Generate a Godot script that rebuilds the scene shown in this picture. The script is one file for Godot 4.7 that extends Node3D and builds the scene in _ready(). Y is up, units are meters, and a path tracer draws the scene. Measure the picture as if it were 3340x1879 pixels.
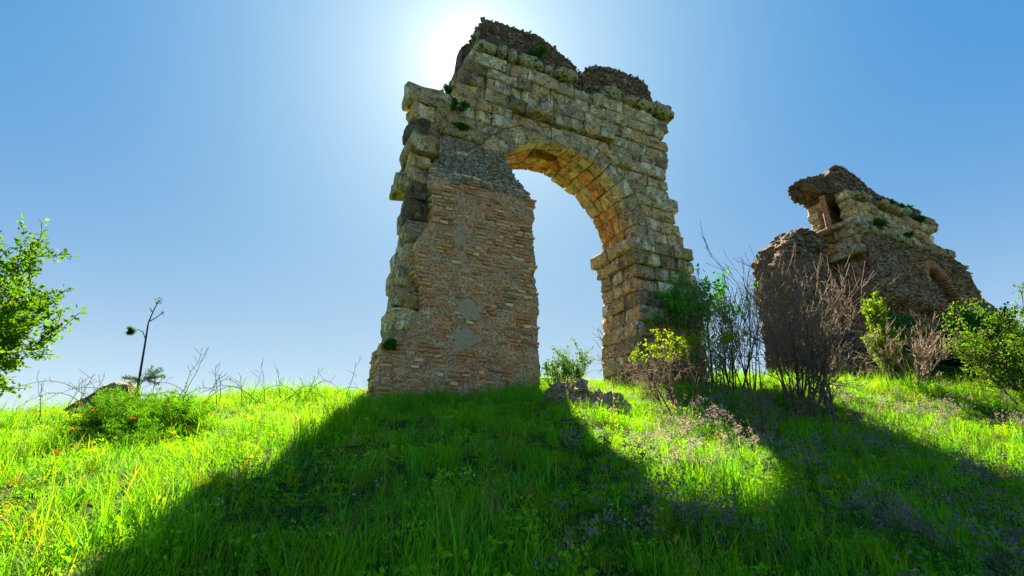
extends Node3D
# A ruined Roman aqueduct on a grassy slope, seen against the light.
# The wall runs along s (metres), h is height, t is depth into the wall from its front face.

const TURN := 0.462512          # the wall's turn about y, 26.5 degrees
const WALL := 13.5              # distance of the wall's front plane from the world origin
const EXPOSURE := 7.0
const STONE := "stone_block"
const CORNICE := "cornice_stone"
var along := Vector3(cos(TURN), 0, -sin(TURN))
var outward := Vector3(sin(TURN), 0, cos(TURN))
var rng := RandomNumberGenerator.new()
var noise_a := FastNoiseLite.new()
var noise_b := FastNoiseLite.new()
var stone: Array = []
var brick_tone: Array = []
var mat: Dictionary = {}
var used: Dictionary = {}

# ------------------------------------------------------------------ helpers
class Soup:
	var v := PackedVector3Array()
	var c := PackedColorArray()
	var n := PackedVector3Array()
	var i := PackedInt32Array()
	func tri(a: Vector3, b: Vector3, d: Vector3, col: Color) -> void:
		var k := v.size()
		v.append(a); v.append(b); v.append(d)
		c.append(col); c.append(col); c.append(col)
		i.append(k); i.append(k + 1); i.append(k + 2)
	func quad(a: Vector3, b: Vector3, d: Vector3, e: Vector3, col: Color) -> void:
		var k := v.size()
		v.append(a); v.append(b); v.append(d); v.append(e)
		for x in 4: c.append(col)
		for x in [0, 1, 2, 0, 2, 3]: i.append(k + x)
	func mesh() -> ArrayMesh:
		var arr := []
		arr.resize(Mesh.ARRAY_MAX)
		arr[Mesh.ARRAY_VERTEX] = v
		if c.size() == v.size(): arr[Mesh.ARRAY_COLOR] = c
		if n.size() == v.size(): arr[Mesh.ARRAY_NORMAL] = n
		arr[Mesh.ARRAY_INDEX] = i
		var m := ArrayMesh.new()
		m.add_surface_from_arrays(Mesh.PRIMITIVE_TRIANGLES, arr)
		return m
	func tube(pts: Array, radii: Array, sides: int, col: Color) -> void:
		var first := v.size()
		for k in pts.size():
			var a: Vector3 = pts[maxi(k - 1, 0)]
			var b: Vector3 = pts[mini(k + 1, pts.size() - 1)]
			var d: Vector3 = (b - a).normalized()
			var x: Vector3 = d.cross(Vector3(0.31, 0.2, 0.93)).normalized()
			var y: Vector3 = d.cross(x)
			for j in sides:
				var w := TAU * j / sides
				var o: Vector3 = x * cos(w) + y * sin(w)
				v.append(pts[k] + o * radii[k])
				n.append(o)
				c.append(col)
		for k in pts.size() - 1:
			for j in sides:
				var p := first + k * sides + j
				var q := first + k * sides + (j + 1) % sides
				for x in [p, p + sides, q, q, p + sides, q + sides]: i.append(x)
	# one leaf: two faces folded along the midrib
	func leaf(p: Vector3, d: Vector3, side: Vector3, length: float, width: float, col: Color) -> void:
		var k := v.size()
		var up := d.cross(side).normalized()
		v.append(p); v.append(p + d * length * 0.45 + side * width * 0.5 + up * width * 0.18)
		v.append(p + d * length); v.append(p + d * length * 0.45 - side * width * 0.5 + up * width * 0.18)
		for x in 4: c.append(col)
		for x in [0, 1, 2, 0, 2, 3]: i.append(k + x)
	# one grass blade that bends over
	func blade(p: Vector3, lean: Vector3, height: float, width: float, bend: float, segs: int, col: Color) -> void:
		var side := lean.cross(Vector3.UP).normalized()
		var k := v.size()
		for s in segs + 1:
			var f := float(s) / segs
			var at := p + Vector3.UP * height * (f - 0.28 * bend * f * f * f) + lean * height * bend * f * f
			var w := width * 0.5 * (1.0 - pow(f, 1.7)) + 0.0004
			v.append(at - side * w); v.append(at + side * w)
			c.append(col); c.append(col)
		for s in segs:
			var q := k + s * 2
			for x in [q, q + 1, q + 2, q + 1, q + 3, q + 2]: i.append(x)
	func chunk(p: Vector3, size: Vector3, jitter: float, r: RandomNumberGenerator, col: Color, b := Basis()) -> void:
		var q := []
		for x in [-1, 1]:
			for y in [-1, 1]:
				for z in [-1, 1]:
					q.append(p + b * (Vector3(x, y, z) * size * 0.5 + Vector3(r.randf_range(-1, 1), r.randf_range(-1, 1), r.randf_range(-1, 1)) * size * jitter))
		quad(q[0], q[1], q[3], q[2], col); quad(q[4], q[6], q[7], q[5], col)
		quad(q[0], q[4], q[5], q[1], col); quad(q[2], q[3], q[7], q[6], col)
		quad(q[0], q[2], q[6], q[4], col); quad(q[1], q[5], q[7], q[3], col)

func rr(a: float, b: float) -> float: return rng.randf_range(a, b)
func rv() -> Vector3:
	var p := Vector3(rr(-1, 1), rr(-1, 1), rr(-1, 1))
	return p.normalized() if p.length() > 0.01 else Vector3.UP
func world(s: float, h: float, t: float) -> Vector3: return along * s - outward * (WALL + t) + Vector3.UP * h
func numbered(called: String) -> String:
	if not used.has(called):
		used[called] = 0
		return called
	used[called] += 1
	return "%s_%03d" % [called, used[called]]
func part(called: String, m: Mesh, material: Material, parent: Node3D, at := Transform3D()) -> MeshInstance3D:
	var o := MeshInstance3D.new()
	o.name = called
	o.mesh = m
	o.material_override = material
	o.transform = at
	parent.add_child(o, true)
	return o
func tag(o: Node, label: String, category: String, group := "", kind := "") -> void:
	if label: o.set_meta("label", label)
	if category: o.set_meta("category", category)
	if group: o.set_meta("group", group)
	if kind: o.set_meta("kind", kind)
func thing(called: String, label: String, category: String, at: Vector3, turn := 0.0, group := "") -> Node3D:
	var o := Node3D.new()
	o.name = numbered(called)
	add_child(o)
	o.position = at
	o.rotation.y = turn
	tag(o, label, category, group)
	return o
func piece(line: Array, x: float) -> float:        # piecewise linear [[x, y], ...]
	if x <= line[0][0]: return line[0][1]
	for k in line.size() - 1:
		if x <= line[k + 1][0]:
			return lerpf(line[k][1], line[k + 1][1], (x - line[k][0]) / (line[k + 1][0] - line[k][0]))
	return line[-1][1]
func ground_y(x: float, z: float) -> float:
	var w := -z
	var q := -(x * outward.x + z * outward.z)
	var y := 0.27 * w - 0.0012 * w * w if w > -6.0 else -1.66 + 0.08 * (w + 6.0)
	if w > 60.0: y = 11.88
	var over := maxf(0.0, q - 15.6)
	y -= 0.32 * over * over / (over + 3.0)
	var n := noise_a.get_noise_3d(x * 0.55, 3.3, z * 0.55) * 0.16 + noise_b.get_noise_3d(x * 0.5, 1.1, z * 0.5) * 0.06
	y -= 0.10 * maxf(0.0, x - 0.5) * (1.0 - smoothstep(9.0, 15.0, w)) * (1.0 - smoothstep(9.0, 14.0, x) * 0.5)
	var off := maxf(0.0, -6.5 - x)
	y -= 0.075 * off * off / (off + 1.5)
	return maxf(y, -9.0) + n

# ------------------------------------------------------------------ textures and materials
func noise_bytes(size: int, seed_: int, freq: float, octaves: int) -> PackedByteArray:
	var f := FastNoiseLite.new()
	f.seed = seed_
	f.noise_type = FastNoiseLite.TYPE_SIMPLEX_SMOOTH
	f.frequency = freq
	f.fractal_octaves = octaves
	var im := f.get_seamless_image(size, size)
	im.convert(Image.FORMAT_L8)
	return im.get_data()
func mixed(size: int, a: PackedByteArray, b: PackedByteArray, d: PackedByteArray, f: Callable) -> Image:
	var out := PackedByteArray()
	out.resize(size * size * 3)
	for k in size * size:
		var col: Color = f.call(a[k] / 255.0, b[k] / 255.0, d[k] / 255.0)
		out[k * 3] = clampi(int(col.r * 255), 0, 255)
		out[k * 3 + 1] = clampi(int(col.g * 255), 0, 255)
		out[k * 3 + 2] = clampi(int(col.b * 255), 0, 255)
	return Image.create_from_data(size, size, false, Image.FORMAT_RGB8, out)
func strokes(im: Image, count: int, long: float, wide: float, col: Color) -> void:
	var size := im.get_width()
	for k in count:
		var p := Vector2(rr(0, size), rr(0, size))
		var d := Vector2(rr(-0.5, 0.5), 1).normalized() if rng.randf() < 0.7 else Vector2(1, rr(-0.7, 0.7)).normalized()
		var n := int(long * rr(0.3, 1.2))
		for j in n:
			p += d
			d = (d + Vector2(rr(-0.22, 0.22), rr(-0.12, 0.12))).normalized()
			var w := wide * rr(0.3, 1.0)
			for x in range(-ceili(w), ceili(w) + 1):
				if absf(x) <= w and rng.randf() < 0.85:
					var px := posmod(int(p.x + x * absf(d.y)), size)
					var py := posmod(int(p.y + x * absf(d.x)), size)
					im.set_pixel(px, py, im.get_pixel(px, py).lerp(col, 0.8))
func blotches(im: Image, count: int, radius: float, col: Color) -> void:
	var size := im.get_width()
	for k in count:
		var p := Vector2(rr(0, size), rr(0, size))
		var r := radius * rr(0.5, 1.2)
		for y in range(-int(r * 1.4), int(r * 1.4) + 1):
			for x in range(-int(r), int(r) + 1):
				var e := Vector2(x / r, y / (r * 1.4)).length() + noise_b.get_noise_3d((p.x + x) * 0.03, (p.y + y) * 0.03, k) * 0.9 + noise_b.get_noise_3d((p.x + x) * 0.12, (p.y + y) * 0.12, k + 0.5) * 0.5
				if e < 0.75:
					var px := posmod(int(p.x) + x, size)
					var py := posmod(int(p.y) + y, size)
					im.set_pixel(px, py, im.get_pixel(px, py).lerp(col, 0.75))
func grey_texture(a: PackedByteArray, size: int) -> ImageTexture:
	return ImageTexture.create_from_image(Image.create_from_data(size, size, false, Image.FORMAT_L8, a))
func surface(texture: Texture2D, tint: Color, tile: float, relief: Texture2D, deep: float, offset := Vector3.ZERO) -> StandardMaterial3D:
	var m := StandardMaterial3D.new()
	m.albedo_texture = texture
	m.albedo_color = tint
	m.roughness = 0.95
	m.metallic_specular = 0.2
	m.uv1_triplanar = true
	m.uv1_world_triplanar = true
	m.uv1_triplanar_sharpness = 6.0
	m.uv1_scale = Vector3.ONE / tile
	m.uv1_offset = offset
	if relief:
		m.heightmap_enabled = true
		m.heightmap_texture = relief
		m.heightmap_scale = deep
	return m
func coloured(rough: float, back := Color(0, 0, 0), spec := 0.25) -> StandardMaterial3D:
	var m := StandardMaterial3D.new()
	m.vertex_color_use_as_albedo = true
	m.roughness = rough
	m.metallic_specular = spec
	m.cull_mode = BaseMaterial3D.CULL_DISABLED
	if back != Color(0, 0, 0):
		m.backlight_enabled = true
		m.backlight = back
	return m
func make_materials() -> void:
	var z := 512
	var a := noise_bytes(z, 11, 0.006, 4)
	var b := noise_bytes(z, 12, 0.018, 4)
	var d := noise_bytes(z, 13, 0.07, 4)
	var g := noise_bytes(z, 14, 0.035, 5)
	var relief := grey_texture(g, z)
	var fine := grey_texture(d, z)
	# tufa ashlar: olive grey to ochre, weathered dark in blotches, pale lichen crusts, white lime runs
	var im := mixed(z, a, b, d, func(x: float, y: float, w: float) -> Color:
		var col := Color(0.74, 0.61, 0.46).lerp(Color(0.64, 0.555, 0.48), smoothstep(0.3, 0.7, x))
		col = col.lerp(Color(0.40, 0.35, 0.30), 0.85 * smoothstep(0.53, 0.66, y * 0.7 + w * 0.3))
		col = col.lerp(Color(0.68, 0.53, 0.30), 0.5 * smoothstep(0.40, 0.25, y))
		col = col.lerp(Color(0.74, 0.75, 0.70), 0.85 * smoothstep(0.66, 0.70, (1.0 - x) * 0.5 + w * 0.5))
		return col * (0.82 + 0.36 * w))
	blotches(im, 22, 22.0, Color(0.86, 0.86, 0.80))
	strokes(im, 80, 60, 2.6, Color(0.93, 0.92, 0.84))
	strokes(im, 130, 24, 2.2, Color(0.90, 0.89, 0.80))
	var tx := ImageTexture.create_from_image(im)
	var tints := [Color(1, 1, 1), Color(0.93, 0.93, 0.90), Color(1.0, 0.96, 0.86), Color(0.84, 0.84, 0.80), Color(0.97, 0.99, 0.95), Color(0.74, 0.73, 0.69)]
	for k in tints.size():
		stone.append(surface(tx, tints[k], 3.6, relief, 5.0, Vector3(k * 0.37, k * 0.61, k * 0.23)))
		stone[k].uv1_world_triplanar = false
	mat.warm_stone = surface(tx, Color(1.0, 0.84, 0.64), 3.6, relief, 4.0, Vector3(0.5, 0.1, 0.7))
	# lichen-crusted stone of the cornice
	im = mixed(z, a, b, d, func(x: float, y: float, w: float) -> Color:
		var col := Color(0.50, 0.48, 0.36).lerp(Color(0.66, 0.66, 0.58), smoothstep(0.42, 0.58, y * 0.5 + w * 0.5))
		col = col.lerp(Color(0.33, 0.31, 0.20), smoothstep(0.55, 0.7, x * 0.6 + (1.0 - y) * 0.4))
		return col * (0.75 + 0.5 * w))
	mat.lichen_stone = surface(ImageTexture.create_from_image(im), Color(0.98, 0.96, 0.9), 2.2, relief, 6.0)
	mat.black_stone = surface(tx, Color(0.52, 0.53, 0.52), 3.6, relief, 5.0, Vector3(0.2, 0.8, 0.4))
	# mortar with crushed brick
	im = mixed(z, a, g, d, func(x: float, y: float, w: float) -> Color:
		var col := Color(0.86, 0.70, 0.56).lerp(Color(0.80, 0.60, 0.46), smoothstep(0.35, 0.65, x))
		col = col.lerp(Color(0.60, 0.49, 0.40), smoothstep(0.54, 0.68, y))
		col = col.lerp(Color(0.70, 0.66, 0.60), smoothstep(0.62, 0.75, w))
		col = col.lerp(Color(0.52, 0.32, 0.21), 0.7 * smoothstep(0.40, 0.28, w))
		return col)
	mat.mortar = surface(ImageTexture.create_from_image(im), Color(0.95, 0.95, 0.95), 2.0, relief, 7.0)
	# lichened rubble concrete on ledges
	im = mixed(z, a, g, d, func(x: float, y: float, w: float) -> Color:
		var col := Color(0.54, 0.46, 0.38).lerp(Color(0.60, 0.49, 0.38), x)
		col = col.lerp(Color(0.60, 0.63, 0.60), smoothstep(0.52, 0.62, w * 0.6 + y * 0.4))
		col = col.lerp(Color(0.32, 0.28, 0.24), smoothstep(0.45, 0.34, y * 0.5 + w * 0.5))
		return col)
	mat.ledge = surface(ImageTexture.create_from_image(im), Color(1, 1, 1), 1.6, relief, 8.0)
	# dark brown concrete of the water channel
	im = mixed(z, b, g, d, func(x: float, y: float, w: float) -> Color:
		var col := Color(0.45, 0.37, 0.31).lerp(Color(0.35, 0.29, 0.24), smoothstep(0.35, 0.65, x))
		col = col.lerp(Color(0.55, 0.47, 0.40), smoothstep(0.58, 0.72, w))
		return col * (0.75 + 0.5 * y))
	mat.concrete = surface(ImageTexture.create_from_image(im), Color(1, 1, 1), 1.7, relief, 9.0)
	# bedded brick-faced concrete, seen from afar: fine rows in the distance
	im = mixed(z, a, b, d, func(x: float, y: float, w: float) -> Color:
		var col := Color(0.56, 0.46, 0.37).lerp(Color(0.45, 0.37, 0.31), smoothstep(0.35, 0.65, x))
		col = col.lerp(Color(0.30, 0.26, 0.22), smoothstep(0.54, 0.66, y))
		col = col.lerp(Color(0.60, 0.45, 0.33), 0.6 * smoothstep(0.45, 0.3, y))
		return col * (0.78 + 0.44 * w))
	mat.far_core = surface(ImageTexture.create_from_image(im), Color(1, 1, 1), 3.0, relief, 9.0)
	for col in [Color(0.58, 0.40, 0.29), Color(0.55, 0.42, 0.31), Color(0.60, 0.49, 0.36), Color(0.49, 0.37, 0.28), Color(0.54, 0.47, 0.38), Color(0.61, 0.41, 0.28), Color(0.44, 0.39, 0.33), Color(0.59, 0.53, 0.43)]:
		var m := surface(fine, col * 1.35, 0.9, relief, 3.0)
		var ramp := mixed(z, d, g, b, func(x: float, y: float, _w: float) -> Color: return Color(0.78 + 0.22 * x, 0.78 + 0.22 * x, 0.76 + 0.24 * y)) if brick_tone.is_empty() else null
		if ramp: mat.brick_grain = ImageTexture.create_from_image(ramp)
		m.albedo_texture = mat.brick_grain
		m.albedo_color = Color(col.r * 1.45, col.g * 1.4, col.b * 1.38)
		brick_tone.append(m)
	mat.cement = surface(mat.brick_grain, Color(0.70, 0.63, 0.54), 1.4, relief, 2.0)
	mat.pale = surface(mat.brick_grain, Color(0.95, 0.87, 0.58), 0.6, relief, 4.0)
	mat.rock = surface(mat.ledge.albedo_texture, Color(1.05, 1.0, 0.95), 1.3, relief, 6.0)
	im = mixed(z, b, g, d, func(x: float, y: float, w: float) -> Color:
		return Color(0.66, 0.36, 0.26).lerp(Color(0.80, 0.68, 0.60), smoothstep(0.5, 0.64, w * 0.7 + y * 0.3)).lerp(Color(0.24, 0.15, 0.12), smoothstep(0.55, 0.7, x)))
	mat.rust = surface(ImageTexture.create_from_image(im), Color(1, 1, 1), 0.9, relief, 2.0)
	im = mixed(z, b, g, d, func(x: float, y: float, w: float) -> Color:
		return Color(0.18, 0.28, 0.07).lerp(Color(0.22, 0.24, 0.10), smoothstep(0.45, 0.65, x)) * (0.7 + 0.6 * w * y * 2.0))
	mat.soil = surface(ImageTexture.create_from_image(im), Color(1, 1, 1), 2.5, relief, 6.0)
	mat.chunks = coloured(0.95, Color(0, 0, 0), 0.15)
	mat.grass = coloured(0.6, Color(1.0, 0.90, 0.25), 0.15)
	mat.leaf = coloured(0.6, Color(1.0, 0.98, 0.3), 0.15)
	mat.petal = coloured(0.7, Color(1, 1, 1), 0.2)
	mat.bark = coloured(0.9, Color(0, 0, 0), 0.15)

# ------------------------------------------------------------------ masonry shapes
# a weathered stone: eight corners (x fastest, then y, then z), edges rounded by r metres, face worn by noise
func block(q: Array, r: float, worn: float, segs := 5) -> ArrayMesh:
	var l := Vector3((q[1] - q[0]).length() + (q[3] - q[2]).length(), (q[2] - q[0]).length() + (q[3] - q[1]).length(), (q[4] - q[0]).length() + (q[5] - q[1]).length()) * 0.25
	var rad := minf(r, minf(l.x, minf(l.y, l.z)) * 0.85)
	var mid := Vector3.ZERO
	for p in q: mid += p / 8.0
	var off := rv() * 40.0
	var st := SurfaceTool.new()
	st.begin(Mesh.PRIMITIVE_TRIANGLES)
	st.set_smooth_group(0)
	for axis in 3:
		for way in [-1.0, 1.0]:
			var grid := []
			var u := (axis + 1) % 3
			var w := (axis + 2) % 3
			for a in segs + 1:
				for b in segs + 1:
					var p := Vector3.ZERO
					p[axis] = way * l[axis]
					p[u] = spaced(a, segs, rad / l[u]) * l[u]
					p[w] = spaced(b, segs, rad / l[w]) * l[w]
					var inner := p.clamp(-(l - Vector3.ONE * rad), l - Vector3.ONE * rad)
					var d := p - inner
					if d.length() > 1e-5: p = inner + d.normalized() * rad
					var f := (p / l + Vector3.ONE) * 0.5
					var at: Vector3 = q[0].lerp(q[1], f.x).lerp(q[2].lerp(q[3], f.x), f.y).lerp(q[4].lerp(q[5], f.x).lerp(q[6].lerp(q[7], f.x), f.y), f.z)
					var o: Vector3 = (at - mid).normalized()
					var k: Vector3 = at + off
					at += o * (noise_a.get_noise_3dv(k * 1.4) * worn + noise_b.get_noise_3dv(k * 1.2) * worn * 0.55)
					grid.append(at)
			for a in segs:
				for b in segs:
					var p0: Vector3 = grid[a * (segs + 1) + b]
					var p1: Vector3 = grid[(a + 1) * (segs + 1) + b]
					var p2: Vector3 = grid[(a + 1) * (segs + 1) + b + 1]
					var p3: Vector3 = grid[a * (segs + 1) + b + 1]
					var out := (p2 - p0).cross(p1 - p0).dot((p0 + p2) * 0.5 - mid) > 0
					for p in ([p0, p1, p2, p0, p2, p3] if out else [p0, p2, p1, p0, p3, p2]): st.add_vertex(p)
	st.index()
	st.generate_normals()
	return st.commit()
func spaced(k: int, segs: int, edge: float) -> float:
	if k == 0: return -1.0
	if k == segs: return 1.0
	var e := clampf(edge, 0.05, 0.5) * 0.75
	return lerpf(-1.0 + e, 1.0 - e, float(k - 1) / (segs - 2))
func box_corners(at: Callable, s0: float, s1: float, h0: float, h1: float, t0: float, t1: float, skew := 0.0) -> Array:
	var q := []
	for t in [t1, t0]:
		for h in [h0, h1]:
			for s in [s0, s1]:
				q.append(at.call(s + rr(-skew, skew), h + rr(-skew, skew), t + rr(-skew, skew)))
	return q
# a body of rough masonry: rings of a rectangle (b, c) at levels a, worn by noise; faceted like broken rubble
func rough_mass(levels: Array, cell: float, big: float, small: float, at: Callable, dent = null) -> ArrayMesh:
	var a0: float = levels[0][0]
	var a1: float = levels[-1][0]
	var rows := maxi(2, int((a1 - a0) / cell))
	var wide := 0.0
	var deep := 0.0
	for l in levels:
		wide = maxf(wide, l[2] - l[1]); deep = maxf(deep, l[4] - l[3])
	var nb := maxi(2, int(wide / cell))
	var nc := maxi(2, int(deep / cell))
	var ring := 2 * (nb + nc)
	var lines := []
	for k in 4:
		var line := []
		for l in levels: line.append([l[0], l[k + 1]])
		lines.append(line)
	var v := PackedVector3Array()
	for r in range(-3, rows + 4):
		var a := lerpf(a0, a1, clampf(float(r) / rows, 0.0, 1.0))
		var shrink: float = 1.0
		if r > rows: shrink = [0.75, 0.4, 0.05][r - rows - 1]
		elif r < 0: shrink = [0.75, 0.4, 0.05][-r - 1]
		var b0 := piece(lines[0], a)
		var b1 := piece(lines[1], a)
		var c0 := piece(lines[2], a)
		var c1 := piece(lines[3], a)
		for k in ring:
			var b := 0.0
			var c := 0.0
			var o := Vector2.ZERO
			if k < nb: b = float(k) / nb; c = 0; o = Vector2(0, -1)
			elif k < nb + nc: b = 1; c = float(k - nb) / nc; o = Vector2(1, 0)
			elif k < 2 * nb + nc: b = 1.0 - float(k - nb - nc) / nb; c = 1; o = Vector2(0, 1)
			else: b = 0; c = 1.0 - float(k - 2 * nb - nc) / nc; o = Vector2(-1, 0)
			var bb := lerpf(b0, b1, 0.5 + (b - 0.5) * shrink)
			var cc := lerpf(c0, c1, 0.5 + (c - 0.5) * shrink)
			var p := Vector3(a, bb, cc)
			var n := noise_a.get_noise_3dv(p * 1.0) * big + noise_b.get_noise_3dv(p * 1.7) * small + noise_b.get_noise_3dv(p * 5.0 + Vector3(9, 2, 5)) * small * 0.6
			var up := 0.0
			if r < 0: up = -n * 1.3; n = 0.0
			elif r > rows: up = n * 1.3; n = 0.0
			elif r == rows: up = n * 0.7
			if dent != null: cc += dent.call(a, bb, cc)
			v.append(at.call(a + up, bb + o.x * n, cc + o.y * n))
	var soup := Soup.new()
	for r in rows + 6:
		for k in ring:
			var p := r * ring + k
			var q := r * ring + (k + 1) % ring
			soup.i.append_array(PackedInt32Array([p, q, p + ring, q, q + ring, p + ring]))
	# faceted: own vertices for each face
	var flat := PackedVector3Array()
	for k in soup.i: flat.append(v[k])
	soup.v = flat
	soup.i = PackedInt32Array(range(flat.size()))
	return soup.mesh()

# ------------------------------------------------------------------ the aqueduct arch
var brick_shapes: Array = []
func make_brick_shapes() -> void:
	for k in 6:
		var q := []
		for z in [-0.5, 0.5]:
			for y in [-0.5, 0.5]:
				for x in [-0.5, 0.5]: q.append(Vector3(x, y, z) + rv() * 0.09)
		brick_shapes.append(block(q, 0.16, 0.16, 3))

func build_arch() -> void:
	rng.seed = 1501
	var base := Vector3(8.0, 3.2, 0.0)
	var root := thing("aqueduct_arch", "tall ruined stone aqueduct arch with one brick-faced pier against the sun", "ruin", world(base.x, base.y, 0), TURN)
	var at := func(s: float, h: float, t: float) -> Vector3: return Vector3(s - base.x, h - base.y, -t)
	var hc := 9.93
	var sc := 8.75
	var ri := 3.08
	var ro := 3.82
	var lay := func(called: String, s0: float, s1: float, h0: float, h1: float, t0: float, t1: float, r: float, worn: float, m: Material) -> void:
		part(called, block(box_corners(at, s0, s1, h0, h1, t0, t1, 0.025), r, worn), m, root)
	var any := func() -> Material: return stone[[0, 0, 1, 1, 2, 3, 3, 4, 5][rng.randi() % 9]]
	# --- core of the wall above the arch, and of the right pier
	var lv := []
	for k in 46:
		var s := lerpf(4.75, 13.95, k / 45.0)
		var low := hc + sqrt(maxf(0.0, 3.55 * 3.55 - (s - sc) * (s - sc))) if absf(s - sc) < 3.5 else 9.6
		lv.append([s, low, piece([[4.7, 14.2], [5.3, 16.0], [13.9, 16.2]], s), 0.32, 1.95])
	part("wall_core", rough_mass(lv, 0.16, 0.10, 0.08, func(a: float, b: float, c: float) -> Vector3: return at.call(a, b, c)), mat.mortar, root)
	part("pier_core", rough_mass([[3.0, 11.85, 14.7, 0.3, 1.95], [9.7, 12.05, 14.15, 0.3, 1.95]], 0.18, 0.08, 0.06, func(a: float, b: float, c: float) -> Vector3: return at.call(b, a, c)), mat.mortar, root)
	# --- ashlar courses of the upper wall
	var courses := [9.93, 10.44, 10.96, 11.46, 11.97, 12.45, 12.92, 13.45, 13.90, 14.42, 14.97, 15.48, 16.06]
	var left_edge := [[9.9, 3.9], [12.3, 4.1], [12.9, 4.35], [14.0, 4.5], [15.4, 4.95], [16.1, 5.2]]
	var right_edge := [[9.9, 14.38], [10.8, 14.1], [12.3, 13.85], [13.0, 13.8], [14.2, 14.1], [15.3, 14.1], [16.1, 14.35]]
	for k in courses.size() - 1:
		var h0: float = courses[k]
		var h1: float = courses[k + 1]
		var hm := (h0 + h1) * 0.5
		var x0 := sqrt(maxf(0.0, ro * ro - (h0 - hc) * (h0 - hc)))
		var x1 := sqrt(maxf(0.0, ro * ro - (h1 - hc) * (h1 - hc)))
		var runs := []
		var le := piece(left_edge, hm) + rr(-0.08, 0.08)
		var re := piece(right_edge, hm) + rr(-0.10, 0.08)
		if x0 > 0.6: runs = [[le, le, sc - x0, sc - x1], [sc + x0, sc + x1, re, re]]
		else: runs = [[le, le, re, re]]
		for run in runs:
			var lo := maxf(run[0], run[1])
			var hi := minf(run[2], run[3])
			var cuts := [lo]
			var s := lo
			while s < hi - 0.55:
				s += [rr(0.48, 0.75), rr(0.75, 1.15), rr(1.15, 1.75)][rng.randi() % 3]
				if s < hi - 0.4: cuts.append(s)
			for c in cuts.size():
				var b0: float = run[0] if c == 0 else cuts[c] + rr(-0.03, 0.03)
				var u0: float = run[1] if c == 0 else cuts[c] + rr(-0.03, 0.03)
				var b1: float = run[2] if c == cuts.size() - 1 else cuts[c + 1]
				var u1: float = run[3] if c == cuts.size() - 1 else cuts[c + 1]
				if maxf(b1, u1) - minf(b0, u0) < 0.12: continue
				if maxf(b1, u1) < 6.2 and h1 < 11.4: continue
				var t0 := rr(-0.07, 0.05)
				if rng.randf() < 0.14: t0 -= rr(0.06, 0.16)
				if k == 8 and b0 > 6.0 and b0 < 10.5: t0 -= 0.12
				var gap := rr(0.006, 0.02)
				var q := []
				for t in [0.8, t0]:
					q.append(at.call(b0 + gap, h0 + gap + rr(-0.02, 0.02), t + rr(-0.03, 0.03)))
					q.append(at.call(b1 - gap, h0 + gap + rr(-0.02, 0.02), t + rr(-0.03, 0.03)))
					q.append(at.call(u0 + gap, h1 - gap + rr(-0.02, 0.02), t + rr(-0.03, 0.03)))
					q.append(at.call(u1 - gap, h1 - gap + rr(-0.02, 0.02), t + rr(-0.03, 0.03)))
				part("stone_block", block(q, rr(0.04, 0.10), rr(0.05, 0.09), 6), any.call(), root)
		# stones along the broken left end, behind the front row
		if h0 > 12.2:
			for d in [[0.82, 1.45], [1.47, 2.12]]:
				lay.call(STONE, le + rr(-0.06, 0.18), le + rr(0.7, 0.9), h0 + 0.01, h1 - 0.01, d[0] + rr(-0.05, 0.05), d[1], rr(0.06, 0.12), 0.09, any.call())
		# and along the right end
		lay.call(STONE, re - rr(0.7, 0.9), re + rr(-0.14, -0.02), h0 + 0.01, h1 - 0.01, 0.82, 1.5, 0.08, 0.09, any.call())
		lay.call(STONE, re - rr(0.7, 0.9), re + rr(-0.14, -0.02), h0 + 0.01, h1 - 0.01, 1.52, 2.15, 0.08, 0.09, any.call())
	# --- cornice of rounded, lichened stones
	var s := 5.25
	while s < 14.3:
		var w := [rr(0.38, 0.55), rr(0.55, 0.85), rr(0.8, 1.2)][rng.randi() % 3] as float
		var e := minf(s + w, 14.62)
		var low := rr(-0.05, 0.04)
		if absf(s - 9.9) > 0.35:
			lay.call(CORNICE, s + 0.015, e - 0.015, 16.08 + low, 16.62 + rr(-0.08, 0.06), rr(-0.34, -0.16), 0.9, rr(0.14, 0.22), 0.10, mat.lichen_stone if rng.randf() < 0.75 else stone[3])
		s = e
	lay.call(CORNICE, 13.75, 14.66, 16.60, 17.0, -0.05, 0.8, 0.18, 0.10, stone[1])
	# --- the water channel's broken concrete on top, with a rubble surface
	var profile := [[[5.45, 17.55], [5.75, 18.15], [6.4, 18.25], [7.2, 18.4], [8.1, 18.5], [8.7, 18.25], [9.3, 17.98], [9.9, 17.72], [10.15, 17.4]], [[10.25, 17.35], [10.5, 17.75], [10.9, 18.0], [11.6, 18.3], [12.5, 18.35], [13.4, 18.4], [13.8, 18.2], [13.95, 17.7]]]
	for line in profile:
		var lev := []
		for p in line: lev.append([p[0], 16.3, p[1], 0.5 + (0.15 if p[1] < 17.6 else 0.0), 1.35])
		var cap := part("channel_wall", rough_mass(lev, 0.085, 0.12, 0.10, func(a: float, b: float, c: float) -> Vector3: return at.call(a, b, c)), mat.concrete, root)
		var soup := Soup.new()
		for k in 900:
			var x := rr(line[0][0], line[-1][0])
			var top := piece(line, x)
			var on_top := rng.randf() < 0.4
			var p: Vector3 = at.call(x, top + rr(-0.05, 0.05) if on_top else rr(16.5, top), rr(0.5, 1.3) if on_top else 0.5 + rr(-0.05, 0.06))
			var g := rr(0.08, 0.26)
			soup.chunk(p, Vector3(rr(0.06, 0.17), rr(0.04, 0.10), rr(0.06, 0.15)) * (rr(0.5, 1.0) if rng.randf() < 0.85 else rr(1.1, 1.6)), 0.2, rng, Color(g * 1.1, g * 0.85, g * 0.68), Basis.from_euler(rv()))
		part("rubble", soup.mesh(), mat.chunks, cap).set_meta("kind", "stuff")
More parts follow.
